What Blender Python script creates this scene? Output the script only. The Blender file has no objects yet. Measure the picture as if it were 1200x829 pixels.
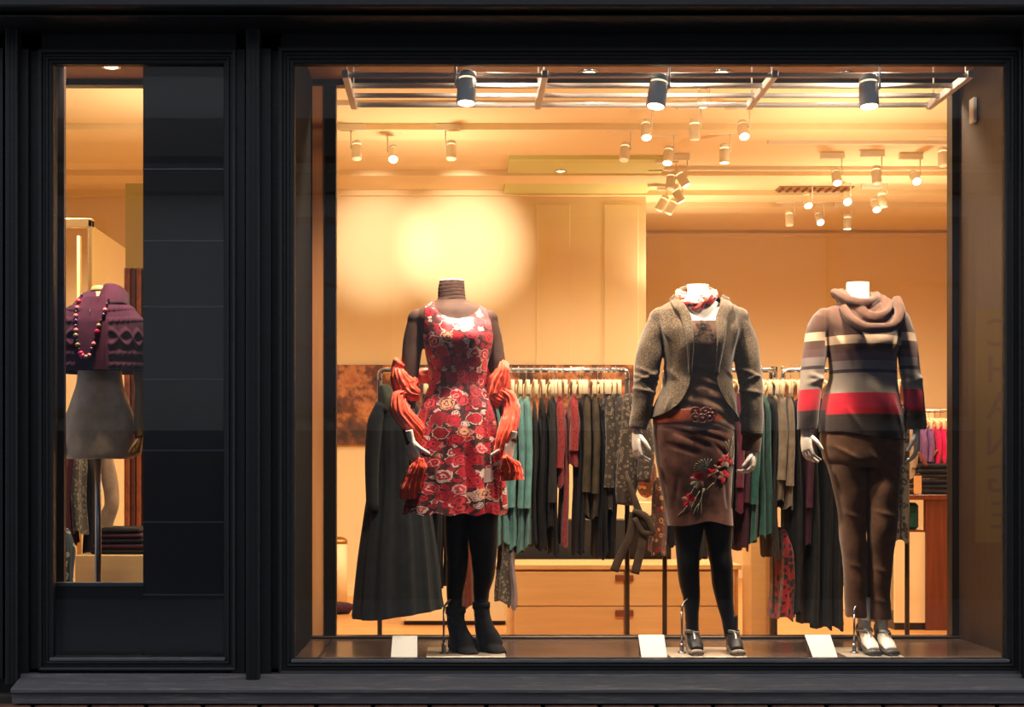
import bpy, bmesh, math, random
import numpy as np
from mathutils import Vector, Matrix, noise
PI = math.pi
C = bpy.context.scene.collection
sc = bpy.context.scene
# ------------------------------------------------------------------ camera, sky, exposure
F, CX, CY, D, EYE = 1650.0, 535.0, 550.0, 5.74, 0.785     # focal (px of 1200), principal point, distance to the glass, eye above deck
cam = bpy.data.cameras.new('camera'); cam.sensor_width = 36; cam.lens = 36 * F / 1200
cam.shift_x = (600 - CX) / 1200; cam.shift_y = (CY - 414.5) / 1200
cam.clip_start = 0.05; cam.clip_end = 200
co = bpy.data.objects.new('camera', cam); C.objects.link(co)
co.location = (0, -D, EYE); co.rotation_euler = (PI / 2, 0, 0)
sc.camera = co
w = bpy.data.worlds.new('dusk'); sc.world = w; w.use_nodes = True
bg = w.node_tree.nodes['Background']; bg.inputs[0].default_value = (0.62, 0.65, 0.72, 1); bg.inputs[1].default_value = 1.15
sc.view_settings.view_transform = 'Standard'; sc.view_settings.look = 'None'
sc.view_settings.gamma = 1; sc.view_settings.use_curve_mapping = False
sc.view_settings.exposure = 0.0
sc.cycles.max_bounces = 7; sc.cycles.diffuse_bounces = 4; sc.cycles.glossy_bounces = 3
sc.cycles.transparent_max_bounces = 12; sc.cycles.caustics_reflective = False; sc.cycles.caustics_refractive = False
sc.cycles.sample_clamp_indirect = 6; sc.cycles.use_denoising = True
WARM = (1.0, 0.79, 0.52)
WARM2 = (1.0, 0.81, 0.60)
FLOOR = -0.32; CEIL = 3.2

def s(Y): return (D + Y) / F
def X(px, Y): return (px - CX) * s(Y)
def Z(py, Y): return EYE - (py - CY) * s(Y)
def P(px, py, Y): return Vector((X(px, Y), Y, Z(py, Y)))

# ------------------------------------------------------------------ lamps
def spot(name, loc, target, power, angle, blend=0.6, size=0.03, col=WARM):
    l = bpy.data.lights.new(name, 'SPOT'); l.energy = power; l.spot_size = math.radians(angle); l.spot_blend = blend
    l.shadow_soft_size = size; l.color = col
    o = bpy.data.objects.new(name, l); C.objects.link(o); o.location = loc
    o.rotation_euler = (Vector(target) - Vector(loc)).to_track_quat('-Z', 'Y').to_euler()
    o['kind'] = 'structure'
    return o

# ------------------------------------------------------------------ materials
def lin(c):
    return tuple(((v / 255) / 12.92 if v / 255 <= 0.04045 else ((v / 255 + 0.055) / 1.055) ** 2.4) for v in c[:3]) + (1,)
def mat(name, col=(128, 128, 128), rough=0.5, metal=0, spec=0.5, emit=None, sheen=0, coat=0):
    m = bpy.data.materials.new(name); m.use_nodes = True
    b = m.node_tree.nodes['Principled BSDF']
    b.inputs['Base Color'].default_value = lin(col); b.inputs['Roughness'].default_value = rough
    b.inputs['Metallic'].default_value = metal; b.inputs['Specular IOR Level'].default_value = spec
    b.inputs['Sheen Weight'].default_value = sheen; b.inputs['Coat Weight'].default_value = coat
    if emit: b.inputs['Emission Color'].default_value = lin(emit[0]); b.inputs['Emission Strength'].default_value = emit[1]
    return m
class NT:
    def __init__(s_, m): s_.t = m.node_tree; s_.b = s_.t.nodes['Principled BSDF']
    def n(s_, typ, **kw):
        nd = s_.t.nodes.new(typ)
        for k, v in kw.items():
            if k in nd.inputs.keys() if isinstance(k, str) else False: nd.inputs[k].default_value = v
            else: setattr(nd, k, v)
        return nd
    def l(s_, a, b): s_.t.links.new(a, b)
    def coord(s_, out='Object', scale=(1, 1, 1), rot=(0, 0, 0)):
        tc = s_.n('ShaderNodeTexCoord'); mp = s_.n('ShaderNodeMapping')
        mp.inputs['Scale'].default_value = scale; mp.inputs['Rotation'].default_value = rot
        s_.l(tc.outputs[out], mp.inputs[0]); return mp.outputs[0]
    def ramp(s_, fac, stops, interp='LINEAR'):
        r = s_.n('ShaderNodeValToRGB'); cr = r.color_ramp; cr.interpolation = interp
        while len(cr.elements) < len(stops): cr.elements.new(0.5)
        for e, (p, c) in zip(cr.elements, stops): e.position = p; e.color = lin(c)
        s_.l(fac, r.inputs[0]); return r.outputs[0]
    def math(s_, op, a, b=0.0, c=None):
        m_ = s_.n('ShaderNodeMath'); m_.operation = op
        for i, v in enumerate((a, b) if c is None else (a, b, c)):
            if isinstance(v, (int, float)): m_.inputs[i].default_value = v
            else: s_.l(v, m_.inputs[i])
        return m_.outputs[0]
    def mix(s_, fac, a, b):
        m_ = s_.n('ShaderNodeMix'); m_.data_type = 'RGBA'
        for i, v in ((0, fac), (6, a), (7, b)):
            if isinstance(v, (int, float)): m_.inputs[i].default_value = v
            elif isinstance(v, tuple): m_.inputs[i].default_value = lin(v)
            else: s_.l(v, m_.inputs[i])
        return m_.outputs[2]
    def noise(s_, vec, scale, detail=3, rough=0.5):
        n_ = s_.n('ShaderNodeTexNoise'); n_.inputs['Scale'].default_value = scale; n_.inputs['Detail'].default_value = detail
        n_.inputs['Roughness'].default_value = rough
        s_.l(vec, n_.inputs['Vector']); return n_.outputs['Fac']
    def bump(s_, h, strength=0.3, dist=0.01):
        bp = s_.n('ShaderNodeBump'); bp.inputs['Strength'].default_value = strength; bp.inputs['Distance'].default_value = dist
        s_.l(h, bp.inputs['Height']); s_.l(bp.outputs[0], s_.b.inputs['Normal'])
    def base(s_, c): s_.l(c, s_.b.inputs['Base Color'])
def shade(c, k): return tuple(max(0, min(255, v * k)) for v in c)
def fabric(name, col, rough=0.9, var=0.25, weave=900, bump=0.25, sheen=0.2):
    if max(col) < 80: sheen = min(sheen, .03)
    m = mat(name, col, rough, sheen=sheen, spec=0.2); t = NT(m); v = t.coord()
    n1 = t.noise(v, 22, 4); n2 = t.noise(v, weave, 1)
    t.base(t.ramp(n1, [(0.25, shade(col, 1 - var)), (0.75, shade(col, 1 + var * .6))])); t.bump(n2, bump, 0.002)
    return m
def wood(name, c1, c2, rough=0.4, axis=2, scale=6, coat=0.0, bump=0.08):
    m = mat(name, c1, rough, coat=coat); t = NT(m)
    sc_ = [scale * 6] * 3; sc_[axis] = scale * .35
    v = t.coord(scale=tuple(sc_)); n1 = t.noise(v, 1.0, 6, 0.6)
    t.base(t.ramp(n1, [(0.3, c1), (0.7, c2)])); t.bump(n1, bump, 0.003)
    return m
def worn(name, c1, c2, rough=0.35):
    m = mat(name, c1, rough, spec=0.6); t = NT(m); v = t.coord(scale=(1, 1, 1))
    n1 = t.noise(v, 30, 6, 0.7); v2 = t.coord(scale=(4, 40, 60)); n2 = t.noise(v2, 1.5, 5, 0.7)
    t.base(t.mix(t.ramp(n2, [(0.52, (0, 0, 0)), (0.75, (255, 255, 255))]), c1, c2))
    t.l(t.math('MULTIPLY_ADD', n1, 0.4, rough - .1), t.b.inputs['Roughness']); t.bump(n1, 0.25, 0.002)
    return m
M = {}
M['paint'] = worn('dark_paint', (17, 17, 20), (38, 37, 40), 0.42)
M['sill'] = worn('worn_sill_paint', (100, 98, 100), (156, 142, 130), 0.55)
M['panel_dark'] = mat('dark_glossy_panel', (62, 62, 66), 0.16, spec=0.5)
M['steel'] = mat('steel', (150, 150, 155), 0.3, 1)
M['seam'] = mat('seam_metal', (120, 125, 135), 0.35, 0.8)
M['dark_metal'] = mat('dark_metal', (48, 44, 42), 0.35, 0.7)
M['chrome'] = mat('chrome', (200, 200, 205), 0.18, 1)
M['grid'] = mat('grid_white_metal', (246, 244, 240), 0.35)
M['lamp_grey'] = mat('lamp_grey', (238, 242, 246), 0.5)
M['lamp_white'] = mat('lamp_white', (225, 215, 195), 0.5)
M['lens'] = mat('lens_glow', (255, 240, 210), 0.4, emit=((255, 232, 195), 9))
M['lens_off'] = mat('lens_dim', (235, 220, 190), 0.4, emit=((255, 220, 160), 0.55))
M['ring'] = mat('ring_glow', (255, 240, 210), 0.4, emit=((255, 226, 175), 1.6))
M['plastic'] = mat('mannequin_white', (232, 222, 208), 0.38, spec=0.4)
M['wall'] = mat('cream_wall', (228, 208, 168), 0.75, spec=0.3)
M['wall2'] = mat('warm_wall', (226, 204, 166), 0.75, spec=0.3)
M['ceil'] = mat('cream_ceiling', (232, 212, 172), 0.8, spec=0.2)
M['green_panel'] = mat('yellow_green_panel', (205, 205, 140), 0.8)
M['deck'] = wood('dark_deck', (52, 40, 34), (84, 66, 56), 0.2, 0, 5)
M['floor'] = wood('oak_floor', (186, 128, 70), (214, 156, 92), 0.35, 0, 4)
M['maple'] = wood('maple_veneer', (210, 168, 112), (222, 182, 126), 0.35, 0, 4, bump=0.02)
M['cream_lac'] = mat('cream_lacquer', (232, 212, 170), 0.4)
M['redwood'] = wood('red_brown_wood', (84, 36, 20), (116, 54, 30), 0.3, 2, 6)
M['brownwood'] = wood('brown_reveal_wood', (38, 25, 18), (52, 34, 25), 0.5, 2, 5)
M['post_wood'] = wood('warm_post_wood', (222, 150, 92), (236, 168, 108), 0.4, 2, 5)
M['handle'] = mat('brown_leather_pull', (120, 62, 34), 0.5)
M['card'] = mat('white_card', (245, 243, 238), 0.5)
M['hanger'] = wood('pale_hanger_wood', (238, 216, 172), (246, 228, 190), 0.4, 1, 8, bump=0.0)
M['baseplate'] = mat('pale_stand_plate', (178, 166, 150), 0.3, 0.3)
M['art_wood'] = wood('articulated_arm_wood', (150, 108, 58), (176, 132, 76), 0.35, 2, 8)
def glass():
    m = bpy.data.materials.new('shop_glass'); m.use_nodes = True; nt = m.node_tree; nt.nodes.clear()
    o = nt.nodes.new('ShaderNodeOutputMaterial'); mx = nt.nodes.new('ShaderNodeMixShader'); fr = nt.nodes.new('ShaderNodeFresnel'); fr.inputs[0].default_value = 1.5
    tr = nt.nodes.new('ShaderNodeBsdfTransparent'); gl = nt.nodes.new('ShaderNodeBsdfGlossy'); gl.inputs['Roughness'].default_value = 0.0
    nt.links.new(fr.outputs[0], mx.inputs[0]); nt.links.new(tr.outputs[0], mx.inputs[1]); nt.links.new(gl.outputs[0], mx.inputs[2]); nt.links.new(mx.outputs[0], o.inputs[0])
    return m
M['glass'] = glass()

# ------------------------------------------------------------------ object helpers
def link(name, me, m, parent=None):
    o = bpy.data.objects.new(name, me); C.objects.link(o)
    if m: me.materials.append(m)
    if parent:
        o.parent = parent; o.location = -Vector(parent.location) if parent.parent is None else (0, 0, 0)
    return o
def obj(name, bm, m, parent=None, smooth=True, label=None):
    """link a bmesh; geometry is given in world space, parents are unrotated Empties"""
    me = bpy.data.meshes.new(name)
    bm.normal_update(); bm.to_mesh(me); bm.free()
    if smooth:
        for p in me.polygons: p.use_smooth = True
    o = link(name, me, m, parent)
    if parent is not None:
        o.matrix_parent_inverse = Matrix.Identity(4)
        w_ = Vector((0, 0, 0)); q = parent
        while q is not None: w_ += Vector(q.location); q = q.parent
        o.location = -w_
    if label: o['label'] = label
    return o
def tag(o, label, cat, group=None):
    o['label'] = label; o['category'] = cat
    if group: o['group'] = group
    return o
def thing(name, label, cat, loc=(0, 0, 0), group=None):
    o = bpy.data.objects.new(name, None); C.objects.link(o); o.location = loc; o.empty_display_size = 0.05
    return tag(o, label, cat, group)
def struct(name, bm, m, parent=None, smooth=False):
    o = obj(name, bm, m, parent, smooth)
    if parent is None: o['kind'] = 'structure'
    return o
def copy_tree(root, loc, label, group=None):
    r = root.copy(); C.objects.link(r); r.location = loc; r['label'] = label
    if group: r['group'] = group
    for ch in root.children:
        c = ch.copy(); C.objects.link(c); c.parent = r; c.matrix_parent_inverse = ch.matrix_parent_inverse.copy()
        for g in ch.children:
            d = g.copy(); C.objects.link(d); d.parent = c
    return r
NB = bmesh.new
def box(bm, x0, x1, y0, y1, z0, z1, bev=0):
    b = bmesh.new(); bmesh.ops.create_cube(b, size=1)
    for v in b.verts: v.co = Vector(((x0 + x1) / 2 + v.co.x * (x1 - x0), (y0 + y1) / 2 + v.co.y * (y1 - y0), (z0 + z1) / 2 + v.co.z * (z1 - z0)))
    if bev: bmesh.ops.bevel(b, geom=b.edges[:], offset=bev, segments=1, affect='EDGES')
    merge(bm, b); return bm
def merge(bm, b, mtx=None):
    me = bpy.data.meshes.new('tmp'); b.to_mesh(me); b.free()
    if mtx: me.transform(mtx)
    bm.from_mesh(me); bpy.data.meshes.remove(me)
def Box(*a, bev=0): return box(NB(), *a, bev=bev)
def cyl(bm, p0, p1, r, r2=None, n=16, cap=True):
    r2 = r if r2 is None else r2; p0 = Vector(p0); p1 = Vector(p1); d = p1 - p0
    b = bmesh.new(); bmesh.ops.create_cone(b, cap_ends=cap, segments=n, radius1=r, radius2=r2, depth=d.length)
    merge(bm, b, Matrix.Translation((p0 + p1) / 2) @ d.to_track_quat('Z', 'Y').to_matrix().to_4x4()); return bm
def ball(bm, c, r, n=12, sc_=(1, 1, 1)):
    b = bmesh.new(); bmesh.ops.create_uvsphere(b, u_segments=n, v_segments=max(6, n // 2 + 2), radius=r)
    for v in b.verts: v.co = Vector((v.co.x * sc_[0], v.co.y * sc_[1], v.co.z * sc_[2]))
    merge(bm, b, Matrix.Translation(c)); return bm
def herm(keys, n):
    """smooth interpolation of a list of tuples: n steps per interval"""
    K = np.array(keys, float); T = np.zeros_like(K); L = np.linalg.norm(np.diff(K[:, :3], axis=0), axis=1) + 1e-9
    t = np.concatenate([[0], np.cumsum(L)])
    for i in range(len(K)):
        if i == 0: T[i] = (K[1] - K[0]) / L[0]
        elif i == len(K) - 1: T[i] = (K[-1] - K[-2]) / L[-1]
        else:
            a = (K[i] - K[i - 1]) / L[i - 1]; b = (K[i + 1] - K[i]) / L[i]
            T[i] = np.where(a * b > 0, 2 * a * b / (a + b + 1e-12), 0)
    out = []
    for i in range(len(K) - 1):
        for j in range(n):
            u = j / n; h = L[i]
            out.append((2*u**3 - 3*u**2 + 1) * K[i] + (u**3 - 2*u**2 + u) * h * T[i] + (-2*u**3 + 3*u**2) * K[i + 1] + (u**3 - u**2) * h * T[i + 1])
    out.append(K[-1]); return np.array(out)
def grid_mesh(bm, rows, closed=True, caps=(True, True), uvscale=True):
    """rows: list of lists of Vectors -> quads with a uv in metres"""
    uvl = bm.loops.layers.uv.verify()
    vs = [[bm.verts.new(p) for p in r] for r in rows]; n = len(rows[0])
    vv = 0.0; acc = [0.0]
    for i in range(1, len(rows)): acc.append(acc[-1] + (rows[i][n * 3 // 4] - rows[i - 1][n * 3 // 4]).length)
    mid = rows[len(rows) // 2]; ul = [0.0]
    for j in range(1, n + 1): ul.append(ul[-1] + (mid[j % n] - mid[j - 1]).length)
    for i in range(len(rows) - 1):
        for j in range(n if closed else n - 1):
            k = (j + 1) % n
            f = bm.faces.new((vs[i][j], vs[i][k], vs[i + 1][k], vs[i + 1][j]))
            for lp, uv in zip(f.loops, ((ul[j], acc[i]), (ul[j + 1], acc[i]), (ul[j + 1], acc[i + 1]), (ul[j], acc[i + 1]))): lp[uvl].uv = uv
    if closed and caps[0]: bm.faces.new(vs[0][::-1])
    if closed and caps[1]: bm.faces.new(vs[-1])
    return bm
def frames(pts):
    T = []
    for i in range(len(pts)):
        a = pts[max(0, i - 1)]; b = pts[min(len(pts) - 1, i + 1)]; T.append((b - a).normalized())
    return T
def tube(bm, keys, n=16, steps=4, up=(0, -1, 0), mod=None, caps=(True, True), closedpath=False):
    """keys: (x,y,z,ra,rb): ra along side axis, rb along 'up' axis"""
    R = herm([k if len(k) == 5 else tuple(k) + (k[3],) for k in keys], steps) if steps > 1 else np.array([k if len(k) == 5 else tuple(k) + (k[3],) for k in keys])
    pts = [Vector(r[:3]) for r in R]; T = frames(pts); rows = []; up = Vector(up)
    for i, (p, t) in enumerate(zip(pts, T)):
        u = (up - t * up.dot(t))
        u = u.normalized() if u.length > 1e-4 else Vector((1, 0, 0)); sd = t.cross(u)
        row = []
        for j in range(n):
            a = 2 * PI * j / n; k = mod(i / (len(pts) - 1), a) if mod else 1
            row.append(p + sd * math.cos(a) * R[i][3] * k + u * math.sin(a) * R[i][4] * k)
        rows.append(row)
    return grid_mesh(bm, rows, True, caps)
def bake(o_or_bm, voxel=None, smooth=0, smf=0.5, solid=None, sub=0):
    """run modifiers on a bmesh and hand back a fresh bmesh"""
    me = bpy.data.meshes.new('tmp'); o_or_bm.normal_update(); o_or_bm.to_mesh(me); o_or_bm.free()
    o = bpy.data.objects.new('tmp', me); C.objects.link(o)
    if voxel: md = o.modifiers.new('r', 'REMESH'); md.mode = 'VOXEL'; md.voxel_size = voxel
    if sub: md = o.modifiers.new('s', 'SUBSURF'); md.levels = sub
    if smooth: md = o.modifiers.new('m', 'SMOOTH'); md.iterations = smooth; md.factor = smf
    if solid: md = o.modifiers.new('t', 'SOLIDIFY'); md.thickness = solid; md.offset = 0
    dg = bpy.context.evaluated_depsgraph_get(); dg.update()
    ev = o.evaluated_get(dg).to_mesh(); b = bmesh.new(); b.from_mesh(ev); o.evaluated_get(dg).to_mesh_clear()
    bpy.data.objects.remove(o); bpy.data.meshes.remove(me); return b
def cut(bm, test):
    bmesh.ops.delete(bm, geom=[f for f in bm.faces if test(f.calc_center_median())], context='FACES'); return bm
def relax_edges(bm, it=3):
    for _ in range(it):
        bv = [v for v in bm.verts if v.is_boundary]; new = {}
        for v in bv:
            nb = [e.other_vert(v).co for e in v.link_edges if e.is_boundary]
            if len(nb) == 2: new[v] = v.co * .5 + (nb[0] + nb[1]) * .25
        for v, c in new.items(): v.co = c
    return bm
def displace(bm, fn):
    bm.normal_update(); ds = [(v, v.co + v.normal * fn(v.co, v.normal)) for v in bm.verts]
    for v, c in ds: v.co = c
    return bm
def nz(p, sc_=10.0, seed=0): return noise.noise(Vector((p[0] * sc_ + seed, p[1] * sc_, p[2] * sc_)))
def frame_sweep(rect, profile):
    """mitred moulding round an opening; rect=(x0,x1,z0,z1), profile=[(outward, y)]"""
    x0, x1, z0, z1 = rect; bm = NB(); rows = []
    for o_, y in profile: rows.append([Vector((x0 - o_, y, z0 - o_)), Vector((x1 + o_, y, z0 - o_)), Vector((x1 + o_, y, z1 + o_)), Vector((x0 - o_, y, z1 + o_))])
    vs = [[bm.verts.new(p) for p in r] for r in rows]
    for i in range(len(rows) - 1):
        for j in range(4): k = (j + 1) % 4; bm.faces.new((vs[i][k], vs[i][j], vs[i + 1][j], vs[i + 1][k]))
    return bm
# ------------------------------------------------------------------ shop front
YG = 0.0; DB = 0.80; DT = 2.592
XL, XR = -0.67, 2.327                        # reveals of the big window
bw = (X(345, -.02), X(1178, -.02), Z(772, -.02), Z(75, -.02))
lw = (X(62, -.02), X(262, -.02), Z(770, -.02), Z(75, -.02))
prof = [(0, .02), (0, -.015), (.006, -.022), (.016, -.024), (.02, -.034), (.028, -.036), (.034, -.03), (.044, -.03), (.048, -.042), (.056, -.046), (.062, -.046), (.064, .0)]
struct('trim_1', frame_sweep(bw, prof), M['paint'])
struct('trim_2', frame_sweep(lw, [(a * .85, b) for a, b in prof]), M['paint'])
for nm, r in (('window_1', bw), ('window_2', lw)):
    struct(nm, Box(r[0] - .01, r[1] + .01, .0, .006, r[2] - .01, r[3] + .01), M['glass'])
zt, zb = Z(59, -.02), Z(795, -.02)
def slab(x0, x1, z0, z1, y0=-.0, y1=.06): return Box(x0, x1, y0, y1, z0, z1)
xo = X(-60, 0); xe = X(1290, 0)
fr = NB()
for x0, x1 in ((xo, lw[0] - .05), (lw[1] + .05, bw[0] - .055), (bw[1] + .055, xe)): box(fr, x0, x1, -.012, .06, zb, zt + .3)
box(fr, xo, xe, -.012, .06, zt - .0, zt + .35); box(fr, xo, xe, -.012, .06, zb - .1, lw[2] - .05)
struct('wall_front', fr, M['paint'])
struct('trim_19', Box(bw[0] - .012, bw[1] + .012, -.04, -.012, Z(777, -.03), Z(773, -.03), bev=.003), M['sill'])
struct('trim_29', Box(lw[0] - .01, lw[1] + .01, -.04, -.012, Z(775, -.03), Z(771, -.03), bev=.003), M['sill'])
# upright pilasters between and beside the windows
def pil(nm, pa, pb, y, pts=5):
    bm = NB(); a, b = X(pa, y), X(pb, y)
    box(bm, a, b, y, -.01, zb - .02, Z(26, y), bev=.004)
    for k in range(2): xx = a + (b - a) * (k + 1) / 3; box(bm, xx - .002, xx + .002, y - .003, y + .01, zb - .01, Z(27, y))
    struct(nm, bm, M['paint'])
pil('trim_3', 288, 304, -.085); pil('trim_4', 6, 20, -.085)
b = NB(); box(b, X(272, -.03), X(287, -.03), -.035, -.01, zb, zt); box(b, X(305, -.03), X(318, -.03), -.045, -.01, zb, zt); box(b, X(22, -.03), X(34, -.03), -.04, -.01, zb, zt); box(b, xo, X(5, -.03), -.05, -.01, zb, zt)
box(b, X(1197, -.05), xe, -.07, -.01, zb, Z(28, -.05))
struct('trim_5', b, M['paint'])
# head of the shop front: stepped cornice
b = NB(); box(b, xo, xe, -.16, .06, Z(33, -.02), Z(21, -.02) + .02); box(b, xo, xe, -.24, .06, Z(19, -.24), Z(17, -.24), bev=.003); box(b, xo, xe, -.2, .06, Z(17, -.2), Z(7, -.2)); box(b, xo, xe, -.3, .06, Z(7, -.3), Z(-60, -.3), bev=.006)
struct('trim_6', b, M['paint'])
# sill
rows = []
prof_s = [(.0, Z(788, 0)), (-.05, Z(790, -.05)), (-.055, Z(795, -.055)), (-.075, Z(796, -.07)), (-.17, Z(807, -.17)), (-.178, Z(809, -.178)), (-.178, Z(812, -.178)), (-.16, Z(813, -.16)), (-.16, Z(825, -.16)), (.0, Z(825, -.16))]
bm = NB(); vs = [[bm.verts.new((xx, y, z)) for y, z in prof_s] for xx in (X(14, -.16), xe)]
for i in range(len(prof_s) - 1): bm.faces.new((vs[0][i + 1], vs[0][i], vs[1][i], vs[1][i + 1]))
bm.faces.new(vs[0]); bm.faces.new(vs[1][::-1])
struct('trim_7', bm, M['sill'])
# brick riser below the sill: single bricks
m = mat('brick_red', (112, 74, 58), 0.85); t = NT(m); v = t.coord(); t.base(t.ramp(t.noise(v, 14, 5), [(.3, (88, 54, 42)), (.7, (138, 96, 76))])); t.bump(t.noise(v, 120, 3), .4, .004); M['brick'] = m
rz0 = Z(825, -.16)
riser = struct('wall_riser', Box(xo, xe, -.1, .05, -1.0, rz0 + .02), mat('mortar', (70, 62, 56), .9))
bb = Box(-.105, .105, -.06, .0, -.032, .032, bev=.005); me = bpy.data.meshes.new('brick'); bb.to_mesh(me); bb.free(); me.materials.append(M['brick'])
for r_ in range(3):
    for i in range(21):
        xx = X(10, -.1) + i * .225 + (r_ % 2) * .112
        if xx < xe - .1:
            o = bpy.data.objects.new('brick', me); C.objects.link(o); o.parent = riser; o.location = (xx, -.1 - random.Random(i * 7 + r_).uniform(0, .006), rz0 - .04 - r_ * .076)
# ------------------------------------------------------------------ display box
b = NB(); box(b, X(-60, 0) , XR + .05, .06, DB, -.06, 0)
deck = struct('floor', b, M['deck'])
struct('trim_8', Box(XL - .02, XR, DB - .035, DB + .03, -.4, .012, bev=.004), M['dark_metal'])     # deck back edge
struct('trim_9', Box(-.578, -.568, .07, DB - .04, -.01, .004), M['dark_metal'])
struct('ceiling', Box(X(-100, 0), XR + .1, .02, DB + .04, DT, DT + .05), mat('display_ceiling', (150, 106, 72), .5))
struct('wall_right', Box(XR, XR + .06, .02, DB + .04, -.1, DT), M['brownwood'])
struct('trim_18', Box(X(380, -.1), X(1112, -.1), -.155, -.02, Z(33, -.02) - .006, Z(33, -.02)), mat('lit_soffit_wood', (170, 96, 48), .5))  # wood soffit board, its orange standing in for light from the shop
struct('wall_left', Box(XL - .06, XL, .07, DB + .04, -.1, DT), mat('dark_reveal', (10, 10, 12), .85, spec=.1))
struct('trim_10', Box(X(366, DB), X(381, DB), DB, DB + .05, 0, DT), M['post_wood'])
struct('trim_11', Box(X(381, DB), X(394, DB), DB - .01, DB + .05, 0, DT), M['dark_metal'])
struct('trim_12', Box(X(1114, DB), X(1128, DB), DB - .02, DB + .05, -.1, DT), M['dark_metal'])
struct('trim_13', Box(X(-100, DB), XR, DB - .02, DB + .04, Z(101, DB), DT), M['dark_metal'])
# left window: low glossy panel with metal edge, tall dark panel with bright seams
plow = struct('trim_14', Box(X(55, .07), X(168, .07), .07, .09, Z(775, .07), Z(687, .07)), M['panel_dark'])
struct('trim_15', Box(X(55, .07), X(168, .07), .062, .1, Z(687, .07), Z(683, .07)), M['seam'])
ys = [60, 199, 283, 360, 445, 528, 612, 697, 778]
tall = struct('trim_16', Box(X(168, .09), X(275, .09), .1, .115, Z(780, .1), Z(60, .1)), mat('panel_back', (20, 20, 22), .5))
for a, c in zip(ys[1:], ys[2:]):
    obj('panel', Box(X(168, .08), X(275, .08), .075, .095, Z(c - .6, .08), Z(a + .6, .08)), M['panel_dark'], tall, False)
    obj('edge_strip', Box(X(168, .08), X(275, .08), .066, .09, Z(a + .9, .08), Z(a - .7, .08)), M['seam'], tall, False)
obj('panel', Box(X(168, .08), X(275, .08), .075, .095, Z(ys[1] - 1, .08), Z(ys[0], .08)), M['panel_dark'], tall, False)
struct('trim_17', Box(X(66, .1), X(75, .1), .1, .13, -.1, DT), mat('dark_jamb', (46, 30, 24), .5))
struct('wall_partition', Box(X(270, .1), XL - .06, .06, DB + .05, -.1, DT), mat('partition_dark', (40, 36, 34), .6))
struct('wall_outer_left', Box(X(20, 0) - .3, X(66, .08), .06, .10, -.1, DT), mat('partition_dark2', (40, 36, 34), .6))
# ------------------------------------------------------------------ shop interior
BW, BW2 = 6.5, 8.5; SL, SR = -4.3, 5.4
struct('floor_shop', Box(SL, SR, DB + .03, BW2, FLOOR - .05, FLOOR), M['floor'])
struct('ceiling_shop', Box(SL, SR, DB, BW2, CEIL, CEIL + .05), M['ceil'])
xc = X(757, BW)
struct('wall_back', Box(SL, xc, BW, BW + .1, FLOOR, CEIL), M['wall'])
struct('wall_back_deep', Box(xc - .1, SR, BW2, BW2 + .1, FLOOR, CEIL), M['wall2'])
struct('wall_return', Box(xc - .1, xc, BW + .1, BW2, FLOOR, CEIL), M['wall2'])
struct('wall_shop_left', Box(SL - .05, SL, DB, BW, FLOOR, CEIL), M['wall'])
struct('wall_shop_right', Box(SR, SR + .05, DB, BW2, FLOOR, CEIL), M['wall2'])
struct('wall_above_window', Box(SL, SR, DB - .02, DB + .03, DT + .05, CEIL), M['wall'])
b = NB(); box(b, SL, X(-60, 0), DB, DB + .03, FLOOR, DT + .05); box(b, XR + .06, SR, DB, DB + .03, FLOOR, DT + .05); struct('wall_front_inner', b, M['wall'])
# ceiling downstands across the shop and their tracks
def row_depth(py, drop): return (CEIL - drop - EYE) * F / (CY - py) - D
for i, py in enumerate((152, 206, 229, 243)):
    Y = row_depth(py, .05); struct('trim_%d' % (20 + i), Box(SL, SR, Y + .02, Y + .34, CEIL - .045, CEIL + .01), M['ceil'])
struct('trim_24', Box(X(597, 5.1), xc, 5.1, BW, CEIL - .03, CEIL + .005), M['green_panel'])
for i, (a, c) in enumerate(((628, 668), (708, 748))):
    pb = NB(); x0, x1 = X(a, BW), X(c, BW)
    box(pb, x0, x1, BW - .008, BW, .9, Z(240, BW), bev=.003); struct('trim_%d' % (25 + i), pb, M['wall'])
struct('baseboard_back', Box(SL, xc, BW - .02, BW, FLOOR, FLOOR + .09), M['cream_lac'])
struct('trim_28', Box(xc, SR, BW2 - .03, BW2, Z(276, BW2) - .02, Z(276, BW2) + .02), M['wall2'])
# ------------------------------------------------------------------ ceiling lights
def downlight(px, py, z, label, power=0, col=WARM2):
    Y = (z - EYE) * F / (CY - py) - D; x = X(px, Y)
    t = thing('recessed_downlight', label, 'ceiling light', (x, Y, z), 'recessed ceiling lights')
    b = NB(); R0 = .046
    rows = [[Vector((x + r * math.cos(a), Y + r * math.sin(a), zz)) for a in [2 * PI * k / 24 for k in range(24)]] for r, zz in ((R0, z), (R0, z - .008), (R0 - .008, z - .01), (R0 - .014, z - .004))]
    obj('trim_ring', grid_mesh(b, rows, True, (False, False)), M['chrome'], t)
    obj('bulb', cyl(NB(), (x, Y, z - .003), (x, Y, z - .007), .03, .03, 24), M['lens'], t)
    if power: spot('downlight_lamp', (x, Y, z - .02), (x, Y - .12, 0), power, 110, .8, .03, col)
downlight(543, 86, DT, 'small recessed downlight in the window ceiling above the red dress', 16)
downlight(690, 84, DT, 'small recessed downlight in the window ceiling, second from left in large window', 14)
downlight(845, 84, DT, 'small recessed downlight in the window ceiling above the tweed jacket', 16)
downlight(990, 86, DT, 'small recessed downlight in the window ceiling above the striped sweater', 16)
downlight(130, 77, DT, 'small recessed downlight in the narrow left window', 30)
spot('form_fill_lamp', (X(90, .2), .12, 2.5), (X(112, .45), .42, .6), 150, 40, .8, .04, WARM2)  # two fill lamps added to brighten the dress form, without fittings
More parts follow.
